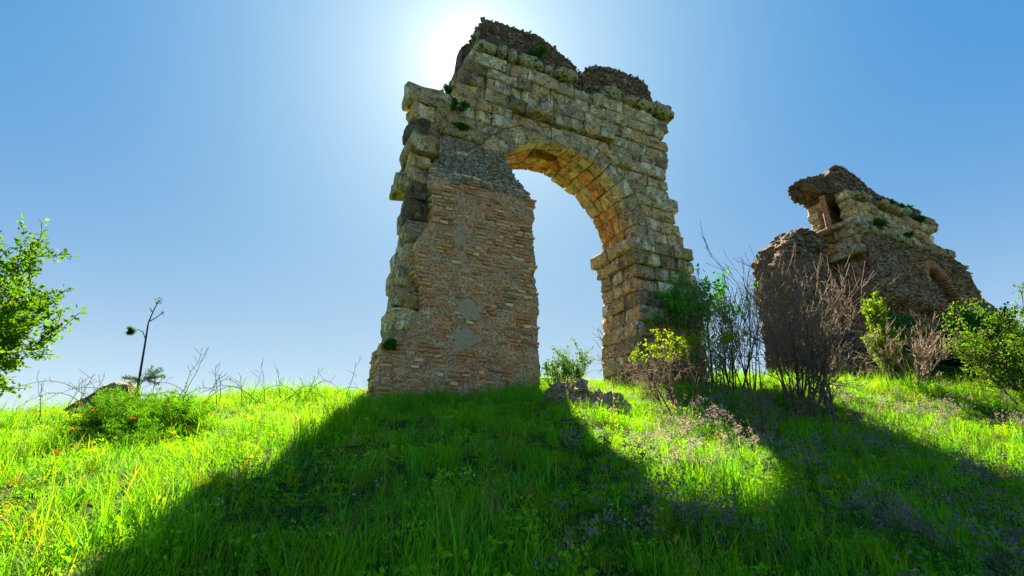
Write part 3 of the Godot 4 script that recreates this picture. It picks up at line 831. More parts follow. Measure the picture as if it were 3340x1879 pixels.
func build_plants() -> void:
	var dry := Color(0.12, 0.09, 0.07)
	var green := Color(0.045, 0.13, 0.015)
	# tree that leans in at the left edge
	shrub("leaning_tree", "leafy young tree leaning in at the left edge of the picture", "tree", on_ground(-10.6, -8.7), 8, 2.6, Vector3(0.15, 0, 0.0), 0.5, {"crook": 0.16, "up": 0.05, "thin": 0.006, "kids": [7, 5, 3], "levels": 3, "leaf_from": 2, "bare": 0.25, "spread": 0.8, "bark": dry, "thick": 0.05, "leaf": 0.095, "each": 5, "green": Color(0.08, 0.2, 0.012), "reach": 0.12, "share": 0.95})
	# climbing tree on the right pier
	var pier_foot := world(13.2, 4.0, -0.75)
	shrub("climbing_shrub", "dark green leafy shrub climbing the right edge of the arch", "shrub", on_ground(pier_foot.x, pier_foot.z), 8, 3.2, Vector3(0.06, 0, -0.03), 0.34, {"crook": 0.10, "up": 0.06, "thin": 0.006, "kids": [5, 4, 2], "levels": 3, "leaf_from": 2, "bare": 0.5, "spread": 0.7, "bark": dry, "thick": 0.045, "foot": 0.7, "leaf": 0.15, "each": 3, "green": Color(0.05, 0.30, 0.04), "reach": 0.15, "share": 0.45, "leafy": func(p: Vector3) -> bool: return p.y > 2.2 and p.y < 5.3})
	shrub("lit_shrub", "thin twiggy shrub with a clump of sunlit yellow-green leaves before the right pier", "shrub", on_ground(3.85, -12.0), 6, 1.55, Vector3(-0.08, 0, 0), 0.4, {"crook": 0.16, "up": 0.03, "thin": 0.005, "kids": [5, 5, 3], "levels": 3, "leaf_from": 2, "bare": 0.3, "spread": 0.9, "bark": Color(0.2, 0.15, 0.11), "thick": 0.03, "foot": 0.4, "leaf": 0.075, "each": 4, "green": Color(0.16, 0.26, 0.012), "reach": 0.10, "share": 0.8, "leafy": func(p: Vector3) -> bool: return p.y > 1.45})
	# curtain of dry stems at the pier's foot
	for k in 6:
		var f := world(12.9 + k * 0.36, 4, rr(-0.7, -0.35))
		shrub("dry_climber", "dry leafless stems hanging against the foot of the right pier", "vine", on_ground(f.x, f.z), 4, 2.8, Vector3(0, 0, -0.03), 0.16, {"crook": 0.12, "up": 0.05, "thin": 0.006, "kids": [4, 3], "levels": 2, "leaf_from": 9, "bare": 0.1, "spread": 0.5, "bark": Color(0.16, 0.125, 0.10), "thick": 0.018, "foot": 0.3}, "dry stems on the right pier")
	# thicket between the two ruins
	for a in [[6.2, -14.6, 2.7, "tallest thicket of upright bare stems with green leaves between the ruins"], [7.2, -15.4, 3.2, "bare upright stems behind the big leafless bush, reaching above the far wall"], [5.6, -13.8, 2.0, "low green-leaved thicket beside the foot of the arch's right pier"]]:
		shrub("thicket", a[3], "shrub", on_ground(a[0], a[1]), 7, a[2], Vector3(0.02, 0, 0), 0.28, {"crook": 0.10, "up": 0.06, "thin": 0.006, "kids": [5, 3, 2], "levels": 3, "leaf_from": 2, "bare": 0.2, "spread": 0.5, "bark": Color(0.14, 0.105, 0.085), "thick": 0.028, "foot": 0.8, "leaf": 0.09, "each": 3, "green": Color(0.05, 0.30, 0.04), "reach": 0.12, "share": 0.10, "leafy": func(p: Vector3) -> bool: return p.y > 0.7 and p.y < 3.0 and p.x < 0.3}, "thicket between the ruins")
	# the big leafless bush
	shrub("bare_bush", "big leafless bush with dark trunks in front of the far ruin", "shrub", on_ground(6.5, -11.9), 11, 2.9, Vector3(0.14, 0, 0), 0.5, {"crook": 0.08, "up": 0.05, "thin": 0.0055, "kids": [7, 5, 4], "levels": 3, "leaf_from": 9, "bare": 0.25, "spread": 0.75, "bark": Color(0.17, 0.125, 0.105), "thick": 0.04, "foot": 0.35})
	shrub("bare_bush", "smaller leafless bush with a single pale trunk right of the big one", "shrub", on_ground(7.0, -11.5), 3, 2.1, Vector3(0.25, 0, 0), 0.5, {"crook": 0.12, "up": 0.05, "thin": 0.0055, "kids": [8, 6, 3], "levels": 3, "leaf_from": 9, "bare": 0.3, "spread": 0.8, "bark": Color(0.20, 0.15, 0.13), "thick": 0.035, "foot": 0.1})
	shrub("bare_bush", "low tangle of thin grey twigs in the shaded grass before the thicket", "shrub", on_ground(4.6, -9.9), 5, 1.0, Vector3(-0.1, 0, 0), 0.9, {"crook": 0.2, "up": 0.03, "thin": 0.004, "kids": [6, 4, 2], "levels": 3, "leaf_from": 9, "bare": 0.3, "spread": 0.9, "bark": Color(0.15, 0.12, 0.10), "thick": 0.022, "foot": 0.1})
	# bright sapling with bare twigs round it
	shrub("sapling", "bright yellow-green sapling standing upright before the far ruin", "tree", on_ground(11.4, -15.4), 4, 2.9, Vector3(0.12, 0, 0), 0.10, {"ratio": 0.45, "crook": 0.07, "up": 0.08, "thin": 0.005, "kids": [14, 4], "levels": 2, "leaf_from": 1, "bare": 0.2, "spread": 0.5, "bark": dry, "thick": 0.025, "foot": 0.15, "leaf": 0.075, "each": 6, "green": Color(0.14, 0.26, 0.012), "reach": 0.12})
	shrub("bare_bush", "pale leafless bush spreading around the bright sapling", "shrub", on_ground(11.7, -15.1), 9, 1.7, Vector3(0.1, 0, 0), 0.9, {"crook": 0.12, "up": 0.05, "thin": 0.006, "kids": [7, 5, 2], "levels": 3, "leaf_from": 9, "bare": 0.25, "spread": 0.7, "bark": Color(0.24, 0.185, 0.155), "thick": 0.028, "foot": 0.3})
	# dark shrubs at the foot of the far ruin and lighter ones in front
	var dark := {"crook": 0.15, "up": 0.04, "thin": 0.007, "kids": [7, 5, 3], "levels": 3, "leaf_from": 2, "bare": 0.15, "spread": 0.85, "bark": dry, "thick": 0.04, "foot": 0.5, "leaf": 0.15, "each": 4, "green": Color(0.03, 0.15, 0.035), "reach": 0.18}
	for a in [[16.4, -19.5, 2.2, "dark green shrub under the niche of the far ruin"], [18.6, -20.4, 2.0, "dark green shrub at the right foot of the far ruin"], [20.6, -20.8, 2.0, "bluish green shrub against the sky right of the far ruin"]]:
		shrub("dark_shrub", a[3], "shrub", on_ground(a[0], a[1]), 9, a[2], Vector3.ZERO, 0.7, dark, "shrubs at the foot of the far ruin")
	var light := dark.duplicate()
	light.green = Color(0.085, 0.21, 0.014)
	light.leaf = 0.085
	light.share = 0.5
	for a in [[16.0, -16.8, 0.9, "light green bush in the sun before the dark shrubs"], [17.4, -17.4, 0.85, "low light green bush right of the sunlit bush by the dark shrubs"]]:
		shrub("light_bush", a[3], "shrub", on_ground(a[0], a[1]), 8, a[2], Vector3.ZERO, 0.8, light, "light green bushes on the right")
	light.kids = [7, 5, 4]
	light.share = 0.3
	shrub("edge_bush", "half-leafy bush with tall bare twigs at the right edge of the picture", "shrub", on_ground(14.3, -14.0), 9, 2.0, Vector3(0.0, 0, 0), 0.5, light)
	shrub("bare_bush", "thin leafless stem leaning left in the sunny grass near the right edge", "shrub", on_ground(12.9, -13.1), 2, 1.6, Vector3(-0.5, 0, 0), 0.2, {"crook": 0.12, "up": 0.02, "thin": 0.005, "kids": [5, 3], "levels": 2, "leaf_from": 9, "bare": 0.3, "spread": 0.7, "bark": dry, "thick": 0.02, "foot": 0.05})
	# between the piers
	var gap := world(11.3, 3.9, -0.4)
	shrub("bare_bush", "leafless arching bush in the gap under the arch beside the right pier", "shrub", on_ground(gap.x, gap.z), 6, 2.2, Vector3(-0.35, 0, 0), 0.5, {"crook": 0.16, "up": -0.01, "thin": 0.006, "kids": [5, 4, 2], "levels": 3, "leaf_from": 9, "bare": 0.35, "spread": 0.7, "bark": Color(0.15, 0.12, 0.10), "thick": 0.02, "foot": 0.1})
	gap = world(9.0, 3.9, 0.2)
	shrub("small_sapling", "small light green sapling among the rubble under the arch", "shrub", on_ground(gap.x, gap.z), 5, 1.15, Vector3.ZERO, 0.35, {"crook": 0.12, "up": 0.06, "thin": 0.004, "kids": [6, 4], "levels": 2, "leaf_from": 1, "bare": 0.2, "spread": 0.8, "bark": dry, "thick": 0.014, "foot": 0.1, "leaf": 0.07, "each": 3, "green": Color(0.07, 0.17, 0.015), "reach": 0.08})
	gap = world(8.2, 3.9, -0.6)
	shrub("weed_clump", "dark weedy clump beside the inner foot of the brick pier", "plant", on_ground(gap.x, gap.z), 7, 0.9, Vector3.ZERO, 0.6, {"crook": 0.15, "up": 0.05, "thin": 0.004, "kids": [5, 3], "levels": 2, "leaf_from": 1, "bare": 0.1, "spread": 0.7, "bark": Color(0.04, 0.08, 0.03), "thick": 0.01, "foot": 0.3, "leaf": 0.07, "each": 3, "green": Color(0.03, 0.10, 0.03), "reach": 0.06})
	# weeds rooted in the masonry
	var weed := {"crook": 0.2, "up": 0.08, "thin": 0.004, "kids": [6, 4], "levels": 2, "leaf_from": 0, "bare": 0.0, "spread": 0.9, "bark": Color(0.04, 0.08, 0.03), "thick": 0.01, "foot": 0.15, "leaf": 0.07, "each": 3, "green": Color(0.04, 0.16, 0.015), "reach": 0.09}
	for a in [[7.9, 17.05, 0.35, 0.75, "bright green weed growing on the dark concrete top of the arch"], [4.55, 14.0, 0.3, 0.55, "dark green weed in the notch above the arch's left stump"], [4.6, 13.1, -0.05, 0.7, "dark green weed hanging on the stones right of the left stump"], [4.75, 12.35, -0.1, 0.4, "small bright green weed below the left stump's weeds"], [2.85, 4.75, -0.5, 0.3, "dark weed on the lowest left corner of the brick pier"],
			[28.2, 16.0, 0.1, 0.5, "small weed under the top concrete of the far ruin, nearest its opening"], [28.3, 14.0, -0.2, 0.8, "bushy dark weed on the middle ledge of the far ruin"], [30.9, 16.0, 0.1, 0.7, "weed at the foot of the low concrete top of the far ruin"], [32.2, 16.0, 0.0, 0.8, "widest weed on the upper ledge of the far ruin"], [33.2, 15.6, -0.2, 0.6, "weed near the right end of the far ruin's upper ledge"], [31.2, 14.0, -0.2, 0.6, "weed on the middle ledge of the far ruin, right of the bushy one"]]:
		shrub("wall_weed", a[4], "plant", world(a[0], a[1], a[2]), 5, float(a[3]) * 0.5, outward * 0.3, 0.8, weed, "weeds rooted in the masonry")
	# giant fennel: dry stalk and feathery clumps
	rng.seed = 88
	var foot := on_ground(-7.65, -10.6)
	var root := thing("giant_fennel", "tall dark fennel stalk with few side shoots against the sky", "plant", foot)
	var soup := Soup.new()
	soup.tube([Vector3(0, -0.1, 0), Vector3(-0.04, 0.5, 0), Vector3(-0.09, 1.1, 0), Vector3(-0.14, 1.7, 0), Vector3(-0.17, 2.0, 0), Vector3(-0.12, 2.3, 0), Vector3(-0.06, 2.5, 0)], [0.026, 0.025, 0.022, 0.018, 0.014, 0.011, 0.009], 7, Color(0.05, 0.035, 0.045))
	part("stalk", soup.mesh(), mat.bark, root)
	for sh in [[Vector3(-0.13, 1.62, 0), Vector3(-0.23, 1.8, 0), Vector3(-0.34, 1.85, 0.02), Vector3(-0.42, 1.8, 0)], [Vector3(-0.17, 2.02, 0), Vector3(-0.03, 2.12, 0), Vector3(0.10, 2.22, 0.02)], [Vector3(-0.05, 0.62, 0), Vector3(0.02, 0.75, 0), Vector3(0.06, 0.85, 0.02)], [Vector3(-0.13, 2.24, 0), Vector3(-0.18, 2.28, 0), Vector3(-0.20, 2.34, 0)]]:
		soup = Soup.new()
		soup.tube(sh, range(sh.size()).map(func(k: int) -> float: return 0.012 - 0.002 * k), 5, Color(0.05, 0.05, 0.045))
		part("side_shoot", soup.mesh(), mat.bark, root)
	soup = Soup.new()
	for k in 40: soup.leaf(Vector3(-0.06, 2.5, 0) + rv() * 0.06, rv(), rv(), 0.05, 0.03, Color(0.05, 0.045, 0.04))
	for k in 22: soup.leaf(Vector3(0.10, 2.22, 0.02) + rv() * 0.04, rv(), rv(), 0.04, 0.02, Color(0.05, 0.05, 0.03))
	part("seed_heads", soup.mesh(), mat.leaf, root)
	soup = Soup.new()
	for k in 5: fennel_frond(soup, Vector3(-0.42, 1.8, 0), (Vector3(-0.6, 0.2, 0) + rv() * 0.4).normalized(), 0.14, Color(0.03, 0.08, 0.05))
	for k in 9: fennel_frond(soup, Vector3(0.04, 0.75, 0), (Vector3(rr(-1, 1.3), 0.5, 0) + rv() * 0.4).normalized(), 0.42, Color(0.035, 0.09, 0.05))
	part("feathery_leaves", soup.mesh(), mat.leaf, root)
	for a in [[-6.4, -9.0, 0.85, 170, "large feathery fennel clump at the foot of the dark stalk"], [-5.6, -8.9, 0.75, 130, "lower feathery fennel clump right of the large one"], [-6.1, -8.2, 0.7, 110, "fennel clump on the shaded side in front of the large one"], [-5.5, -7.7, 0.5, 60, "smallest leafy clump in front of the fennel, in sun"]]:
		root = thing("fennel_clump", a[4], "plant", on_ground(a[0], a[1]), 0.0, "fennel clumps on the left")
		soup = Soup.new()
		for k in a[3]:
			var d := (rv() + Vector3.UP * 0.9).normalized()
			if d.y < 0.1: d.y = 0.2
			fennel_frond(soup, Vector3(d.x, 0, d.z) * rr(0, 0.25), (d + rv() * 0.2).normalized(), float(a[2]) * rr(0.6, 1.1), Color(0.075, 0.22, 0.02) * rr(0.75, 1.25))
		part("fronds", soup.mesh(), mat.leaf, root)
	# brambles and dry stems along the ridge
	rng.seed = 611
	for k in 34:
		var q := rr(12.3, 13.6)
		var s := rr(-3.6, 2.3)
		var p := along * s - outward * q
		p.y = ground_y(p.x, p.z)
		var tall := rr(0.5, 1.05)
		var arch := rng.randf() < 0.4
		if not arch: tall *= 1.3
		root = thing("bramble_cane" if arch else "dry_stalk", "arching thorny bramble cane on the grassy ridge left of the arch" if arch else "thin dry stalk sticking up from the grassy ridge left of the arch", "cane" if arch else "stalk", p, 0.0, "bramble canes along the ridge" if arch else "dry stalks along the ridge")
		soup = Soup.new()
		var way := along * (1.0 if rng.randf() < 0.5 else -1.0) + rv() * 0.3
		var pts := []
		var radii := []
		for j in 9:
			var f := j / 8.0
			pts.append((way * tall * 1.25 * f + Vector3.UP * tall * (2.1 * f - 1.75 * f * f)) if arch else (way * tall * rr(0.18, 0.24) * f + Vector3.UP * tall * f + rv() * 0.015))
			radii.append(lerpf(0.008, 0.003, f))
		soup.tube(pts, radii, 5, Color(0.07, 0.045, 0.04))
		part("stem", soup.mesh(), mat.bark, root)
		soup = Soup.new()
		for j in 3:
			var f: Vector3 = pts[5 + j]
			var d := (rv() + Vector3.UP).normalized()
			soup.tube([f, f + d * 0.1 + rv() * 0.02, f + d * rr(0.15, 0.3)], [0.004, 0.0035, 0.003], 4, Color(0.09, 0.06, 0.05))
		part("side_twigs", soup.mesh(), mat.bark, root)
		if rng.randf() < 0.6:
			soup = Soup.new()
			for j in 14:
				var f: Vector3 = pts[1 + rng.randi() % 5]
				var d := rv()
				soup.leaf(f + rv() * 0.05, d, d.cross(rv()).normalized(), rr(0.03, 0.06), 0.03, Color(0.06, 0.14, 0.02))
			part("leaves", soup.mesh(), mat.leaf, root)

func build_rocks() -> void:
	rng.seed = 31
	for a in [[-8.75, -10.95, 1.9, 0.95, 0.9, 0.35, "grey-brown masonry lump slanting up beside the fennel on the left ridge"]]:
		var p := on_ground(a[0], a[1])
		var q := []
		for z in [-0.5, 0.5]:
			q.append_array([Vector3(-0.85, -0.3, z), Vector3(0.75, -0.3, z), Vector3(0.1, 0.55, z * 0.8), Vector3(0.6, 0.72, z * 0.8)])
		var o := part("fallen_masonry", block(q, 0.12, 0.16, 9), mat.rock, self)
		o.position = p
		o.rotation.y = 0.35
		tag(o, a[6], "rock")
	for a in [[1.25, -11.6, 0.55, 0.55, "taller pile of rubble masonry under the arch by the brick pier"], [2.05, -11.5, 0.62, 0.42, "lower rubble masonry lump under the arch by the right pier"]]:
		var p := on_ground(a[0], a[1])
		var root := thing("rubble_lump", a[4], "rock", p, rr(0, 1), "rubble lumps under the arch")
		var w: float = a[2]
		part("core", rough_mass([[-0.2, -w, w, -0.4, 0.4], [a[3] * 0.5, -w * 0.9, w * 0.9, -0.35, 0.35], [a[3], -w * 0.5, w * 0.6, -0.25, 0.25]], 0.06, 0.2, 0.16, func(h: float, s: float, t: float) -> Vector3: return Vector3(s, h, t)), mat.rock, root)

# ------------------------------------------------------------------ meadow
func tuft(blades: int, tall: float, wide: float, spread: float, bend: float) -> ArrayMesh:
	var soup := Soup.new()
	for k in blades:
		var w := TAU * rng.randf()
		var lean := Vector3(cos(w), 0, sin(w))
		var v := rr(0.5, 1.4)
		soup.blade(lean * spread * sqrt(rng.randf()) * (1.0 if rng.randf() < 0.5 else -1.0), lean, tall * rr(0.45, 1.0), wide * rr(0.6, 1.2), bend * rr(0.2, 1.4), 4, Color(v * rr(0.85, 1.2), v, v * 0.9))
	return soup.mesh()
func herb(leaves: int, tall: float, leaf: float) -> ArrayMesh:
	var soup := Soup.new()
	for k in leaves:
		var d := (rv() + Vector3.UP * 0.6).normalized()
		d.y = absf(d.y) + 0.1
		var p := Vector3(rr(-1, 1) * 0.12, rr(0.15, 1.0) * tall, rr(-1, 1) * 0.12)
		var v := rr(0.7, 1.3)
		soup.leaf(p, d.normalized(), d.cross(rv()).normalized(), leaf * rr(0.6, 1.2), leaf * rr(0.35, 0.7), Color(v, v, v))
		if k % 3 == 0: soup.blade(Vector3(p.x * 0.3, 0, p.z * 0.3), Vector3(p.x, 0, p.z).normalized(), p.y, 0.006, 0.2, 2, Color(v * 0.8, v * 0.8, v * 0.8))
	return soup.mesh()
func oat() -> ArrayMesh:
	var soup := Soup.new()
	for k in 3:
		var w := TAU * rng.randf()
		var lean := Vector3(cos(w), 0, sin(w))
		var tall := rr(0.5, 0.85)
		soup.blade(lean * 0.04, lean, tall, 0.006, 0.25, 5, Color(1, 0.95, 0.8))
		for j in 9:
			var f := rr(0.75, 1.0)
			var p := lean * 0.04 + Vector3.UP * tall * (f - 0.07 * f * f * f) + lean * tall * 0.25 * f * f
			soup.leaf(p + rv() * 0.03, (Vector3.DOWN + lean + rv() * 0.5).normalized(), rv(), 0.03, 0.009, Color(1.5, 1.25, 1.0))
	return soup.mesh()
func flower_stem(petals: int, c: Color, second: Color) -> ArrayMesh:
	var soup := Soup.new()
	for k in 3:
		var w := TAU * rng.randf()
		var lean := Vector3(cos(w), 0, sin(w))
		var tall := rr(0.28, 0.5)
		soup.blade(lean * 0.03, lean, tall, 0.008, 0.3, 4, Color(0.05, 0.12, 0.03))
		var top := lean * 0.03 + Vector3.UP * tall * 0.92 + lean * tall * 0.3
		for j in petals:
			var d := rv()
			soup.leaf(top + rv() * 0.055, d, d.cross(rv()).normalized(), rr(0.02, 0.036), 0.02, c.lerp(second, rng.randf()) * rr(0.7, 1.2))
		for j in 5:
			var d := (rv() + Vector3.UP * 0.3).normalized()
			soup.leaf(lean * 0.03 + Vector3.UP * tall * rr(0.1, 0.8), d, d.cross(rv()).normalized(), 0.08, 0.02, Color(0.05, 0.13, 0.03))
	return soup.mesh()
func scatter(called: String, label: String, category: String, m: Mesh, material: Material, places: Array) -> void:
	if places.is_empty(): return
	var mm := MultiMesh.new()
	mm.transform_format = MultiMesh.TRANSFORM_3D
	mm.use_colors = true
	mm.mesh = m
	mm.instance_count = places.size()
	for k in places.size():
		mm.set_instance_transform(k, places[k][0])
		mm.set_instance_color(k, places[k][1])
	var o := MultiMeshInstance3D.new()
	o.name = numbered(called)
	o.multimesh = mm
	o.material_override = material
	add_child(o)
	tag(o, label, category, "", "stuff")
func in_masonry(x: float, z: float) -> bool:
	var p := Vector3(x, 0, z)
	var s := p.dot(along)
	var t := -p.dot(outward) - WALL
	return (s > 2.6 and s < 7.4 and t > -0.55 and t < 1.8) or (s > 11.6 and s < 15.0 and t > 0.0 and t < 2.1) or (s > 20 and s < 38 and t > -1.0 and t < 5)
func place(x: float, z: float, size: float, col: Color, tilt := 0.25) -> Array:
	var b := Basis(Vector3.UP, rng.randf() * TAU) * Basis.from_scale(Vector3(size * rr(0.8, 1.2), size, size * rr(0.8, 1.2)))
	b = Basis(Vector3(rr(-1, 1), 0, rr(-1, 1)).normalized(), rng.randf() * tilt) * b
	return [Transform3D(b, Vector3(x, ground_y(x, z) - 0.02, z)), col]
func build_meadow() -> void:
	rng.seed = 402
	var kinds := [tuft(14, 0.42, 0.009, 0.12, 0.75), tuft(17, 0.34, 0.007, 0.13, 0.95), tuft(11, 0.60, 0.009, 0.10, 0.55), tuft(26, 0.20, 0.007, 0.16, 0.9), herb(30, 0.24, 0.055), herb(40, 0.16, 0.035), oat()]
	var lists := []
	for k in kinds: lists.append([])
	var eye := Vector2(0, 0)
	var patch := FastNoiseLite.new()
	patch.seed = 5
	patch.frequency = 0.16
	var x := -22.0
	var step := 0.5
	while x < 34.0:
		var z := -34.0
		while z < 2.0:
			var q := -(x * outward.x + z * outward.z)
			var dist := Vector2(x, z).distance_to(eye)
			var seen: bool = q < 17.5 and absf(x) < maxf(-z, 0.0) * 1.12 + 3.5 and (z < 0.5)
			if seen:
				var per := 84.0 if dist < 6.0 else 72.0 if dist < 11.0 else 56.0 if dist < 18.0 else 34.0
				var grown := 1.0 if dist < 11.0 else 1.1 if dist < 18.0 else 1.35
				for k in int(per * step * step):
					var px := x + rng.randf() * step
					var pz := z + rng.randf() * step
					if in_masonry(px, pz): continue
					var n := patch.get_noise_2d(px * 2.0, pz * 2.0)
					var n2 := patch.get_noise_2d(px * 5.0 + 70, pz * 5.0)
					var kind: int
					var u := rng.randf()
					if n2 > 0.22 and u < 0.7: kind = 4 if u < 0.35 else 5
					elif n > 0.15: kind = 2 if u < 0.45 else 0 if u < 0.8 else 6 if u > 0.96 else 1
					elif n < -0.2: kind = 3 if u < 0.5 else 1 if u < 0.8 else 5
					else: kind = [0, 1, 0, 3, 1, 4, 0, 6 if u < 0.25 else 1][rng.randi() % 8]
					var v := rr(0.7, 1.3)
					var col := Color(0.175, 0.52, 0.014) * v
					if u > 0.84: col = (Color(0.33, 0.48, 0.02) if u < 0.97 else Color(0.50, 0.44, 0.20)) * v
					elif n2 < -0.2: col = Color(0.12, 0.45, 0.04) * v
					if kind == 6: col = Color(0.22, 0.30, 0.12) * v
					lists[kind].append(place(px, pz, rr(0.6, 1.15) * grown * (0.85 + 0.5 * n), col))
			z += step
		x += step
	var names := [["meadow_grass", "knee-high green meadow grass covering the slope"], ["bent_grass", "finer bent-over green grass between the meadow grass"], ["tall_grass", "tallest upright grass stands on the slope"], ["short_grass", "short dense turf between the taller grass"], ["broadleaf_weeds", "broad-leaved green weeds in patches among the grass"], ["clover", "low small-leaved ground cover in patches among the grass"], ["wild_oats", "thin pale wild oat stems with hanging seed heads above the grass"]]
	for k in kinds.size(): scatter(names[k][0], names[k][1], "grass" if k in [0, 1, 2, 3, 6] else "ground cover", kinds[k], mat.grass, lists[k])
	# mauve and blue wild flowers, thick on the right, thin elsewhere
	var mauve := []
	var blue := []
	for k in 2600:
		var px := rr(-3.0, 13.0)
		var pz := rr(-15.0, -2.5)
		if in_masonry(px, pz) or -(px * outward.x + pz * outward.z) > 15: continue
		var n := patch.get_noise_2d(px * 3.0 + 30.0, pz * 3.0) + clampf((px - 1.0) * 0.14, -0.6, 0.25)
		if n < 0.26: continue
		(mauve if rng.randf() < 0.85 else blue).append(place(px, pz, rr(0.75, 1.25), Color(1, 1, 1) * rr(0.8, 1.2)))
	scatter("mauve_flowers", "dusty mauve borage-like flowers in drifts on the right of the slope", "flowers", flower_stem(11, Color(0.22, 0.14, 0.20), Color(0.30, 0.22, 0.22)), mat.petal, mauve)
	scatter("blue_flowers", "small violet-blue flowers scattered among the mauve drifts", "flowers", flower_stem(9, Color(0.12, 0.11, 0.30), Color(0.22, 0.16, 0.24)), mat.petal, blue)
	var white := []
	for k in 9:
		var px := rr(-2.5, 2.5)
		var pz := rr(-6.5, -3.2)
		white.append(place(px, pz, rr(0.6, 1.0), Color(1, 1, 1)))
	scatter("white_flowers", "few small whitish clover flowers in the shaded foreground grass", "flowers", flower_stem(3, Color(0.6, 0.58, 0.5), Color(0.5, 0.45, 0.4)), mat.petal, white)
	# poppies on the left
	var spots := [[-5.27, -6.32, "near the shadow's tip"], [-7.49, -8.23, "nearest the leaning tree"], [-4.32, -5.08, "lowest on the left, in bright grass"], [-7.2, -9.3, "beside the fennel's shaded side"], [-8.3, -9.2, "high on the left ridge below the masonry lump"], [-6.1, -7.6, "left of the small fennel clump"], [-5.0, -6.9, "right of the poppy near the shadow's tip"]]
	for a in spots:
		var root := thing("poppy", "red poppy on the left slope " + a[2], "flower", on_ground(a[0], a[1]), 0.0, "poppies on the left slope")
		var soup := Soup.new()
		soup.tube([Vector3.ZERO, Vector3(0.01, 0.22, 0), Vector3(0.03, 0.46, 0.01)], [0.003, 0.003, 0.002], 4, Color(0.06, 0.13, 0.03))
		part("stem", soup.mesh(), mat.bark, root)
		for k in 4:
			soup = Soup.new()
			var w := TAU * k / 4.0
			var d := Vector3(cos(w), 0.55, sin(w)).normalized()
			soup.leaf(Vector3(0.03, 0.46, 0.01), d, d.cross(Vector3.UP).normalized(), 0.038, 0.042, Color(0.36, 0.008, 0.006))
			part("petal", soup.mesh(), mat.petal, root)
	# thistles near the thicket
	for a in [[5.6, -9.6, "nearest the low twigs"], [6.0, -10.4, "below the big leafless bush"], [4.3, -11.2, "before the right pier's dry stems"]]:
		var root := thing("thistle", "purple thistle flower on a tall stem " + a[2], "flower", on_ground(a[0], a[1]), 0.0, "thistles near the thicket")
		var soup := Soup.new()
		soup.tube([Vector3.ZERO, Vector3(0.02, 0.4, 0), Vector3(0.0, 0.85, 0)], [0.007, 0.006, 0.004], 5, Color(0.07, 0.12, 0.06))
		part("stem", soup.mesh(), mat.bark, root)
		soup = Soup.new()
		for k in 14:
			var d := (rv() + Vector3.UP * 0.4).normalized()
			soup.leaf(Vector3(0.01, rr(0.1, 0.75), 0), d, d.cross(rv()).normalized(), rr(0.1, 0.18), 0.03, Color(0.06, 0.13, 0.05))
		part("leaves", soup.mesh(), mat.leaf, root)
		soup = Soup.new()
		for k in 40:
			var d := (rv() * 0.8 + Vector3.UP).normalized()
			soup.leaf(Vector3(0, 0.85, 0), d, d.cross(rv()).normalized(), 0.05, 0.012, Color(0.36, 0.16, 0.42))
		part("flower_head", soup.mesh(), mat.petal, root)

func build_ground() -> void:
	var lines := []
	var v := -260.0
	while v < 260.0:
		lines.append(v)
		v += 0.35 if absf(v) < 36 else 2.0 if absf(v) < 70 else 12.0
	var soup := Soup.new()
	for z in lines:
		for x in lines: soup.v.append(Vector3(x, ground_y(x, z), z))
	var n := lines.size()
	for a in n - 1:
		for b in n - 1:
			var p := a * n + b
			soup.i.append_array(PackedInt32Array([p, p + 1, p + n, p + 1, p + n + 1, p + n]))
	var o := part("ground", soup.mesh(), mat.soil, self)
	tag(o, "grassy earth slope rising to the ruins", "", "", "structure")

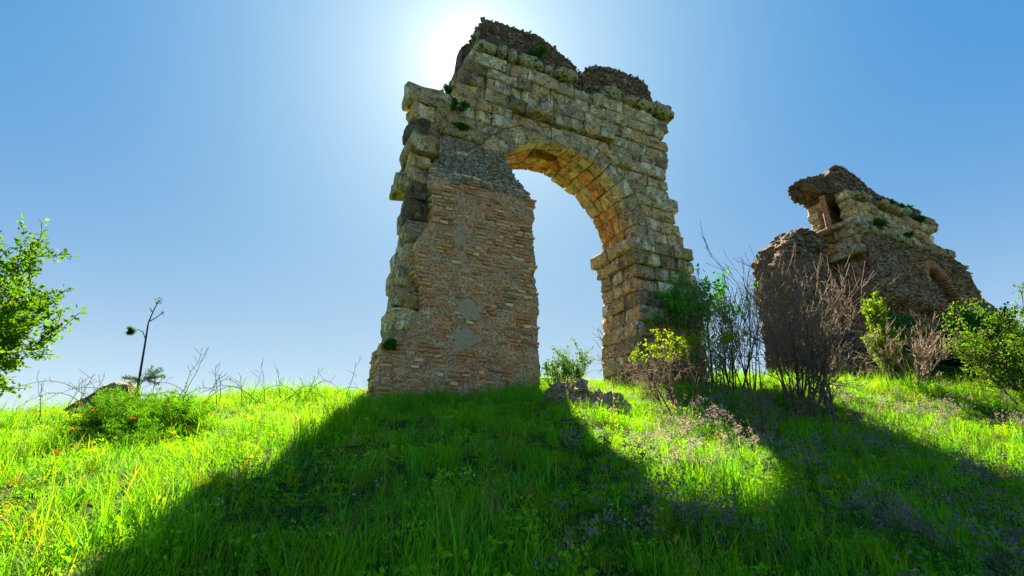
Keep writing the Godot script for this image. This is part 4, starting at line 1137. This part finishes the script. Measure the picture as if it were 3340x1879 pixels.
func make_sky(towards_sun: Vector3) -> PanoramaSkyMaterial:
	var w := 1024
	var h := 512
	var im := Image.create_empty(w, h, false, Image.FORMAT_RGBF)
	for y in h:
		var up := PI * (0.5 - (y + 0.5) / h)
		for x in w:
			var a := TAU * (x + 0.5) / w
			var d := Vector3(sin(a) * cos(up), sin(up), -cos(a) * cos(up))
			var high := rad_to_deg(asin(clampf(d.y, 0.0, 1.0)))
			var c := Vector3(0.004, 0.258, 0.676) + Vector3(1.08, 0.975, 0.49) * exp(-high / 12.0)
			var th := rad_to_deg(acos(clampf(d.dot(towards_sun), -1, 1)))
			c += Vector3(0.36, 0.36, 0.17) * exp(-th * th / 780.0) + Vector3(0.92, 0.88, 0.76) * exp(-th / 7.0) + Vector3(0.5, 0.5, 0.5) * exp(-th * th / 14.0)
			c /= EXPOSURE
			im.set_pixel(x, y, Color(c.x, c.y, c.z))
	var m := PanoramaSkyMaterial.new()
	m.panorama = ImageTexture.create_from_image(im)
	return m

func _ready() -> void:
	rng.seed = 20240507
	noise_a.seed = 3
	noise_a.frequency = 0.9
	noise_a.fractal_octaves = 3
	noise_b.seed = 9
	noise_b.frequency = 3.2
	noise_b.fractal_octaves = 2
	# camera
	var cam := Camera3D.new()
	cam.name = "camera"
	cam.fov = 58.72
	cam.near = 0.05
	cam.far = 900.0
	cam.position = Vector3(0, 1.6, 0)
	cam.rotation_degrees = Vector3(20, 0, 0)
	add_child(cam)
	cam.current = true
	# sky, sun, exposure
	var azimuth := deg_to_rad(-5.6)
	var height := deg_to_rad(43.6)
	var towards_sun := Vector3(sin(azimuth) * cos(height), sin(height), -cos(azimuth) * cos(height))
	var env := Environment.new()
	env.background_mode = Environment.BG_SKY
	env.sky = Sky.new()
	env.sky.sky_material = make_sky(towards_sun)
	env.tonemap_mode = Environment.TONE_MAPPER_LINEAR
	env.tonemap_exposure = EXPOSURE
	env.sdfgi_enabled = true
	env.ssao_enabled = true
	env.ssil_enabled = true
	var we := WorldEnvironment.new()
	we.name = "environment"
	we.environment = env
	add_child(we)
	var sun := DirectionalLight3D.new()
	sun.name = "sun"
	sun.light_energy = 1.6
	sun.light_color = Color(1.0, 0.93, 0.77)
	sun.light_angular_distance = 0.5
	sun.shadow_enabled = true
	add_child(sun)
	sun.look_at_from_position(towards_sun * 50.0, Vector3.ZERO, Vector3.UP)
	var t0 := Time.get_ticks_msec()
	make_materials()
	print("materials ", Time.get_ticks_msec() - t0)
	build_ground()
	print("ground ", Time.get_ticks_msec() - t0)
	make_brick_shapes()
	build_arch()
	print("arch ", Time.get_ticks_msec() - t0)
	build_far_ruin()
	print("far ruin ", Time.get_ticks_msec() - t0)
	build_rocks()
	build_plants()
	print("plants ", Time.get_ticks_msec() - t0)
	build_meadow()
	print("meadow ", Time.get_ticks_msec() - t0)
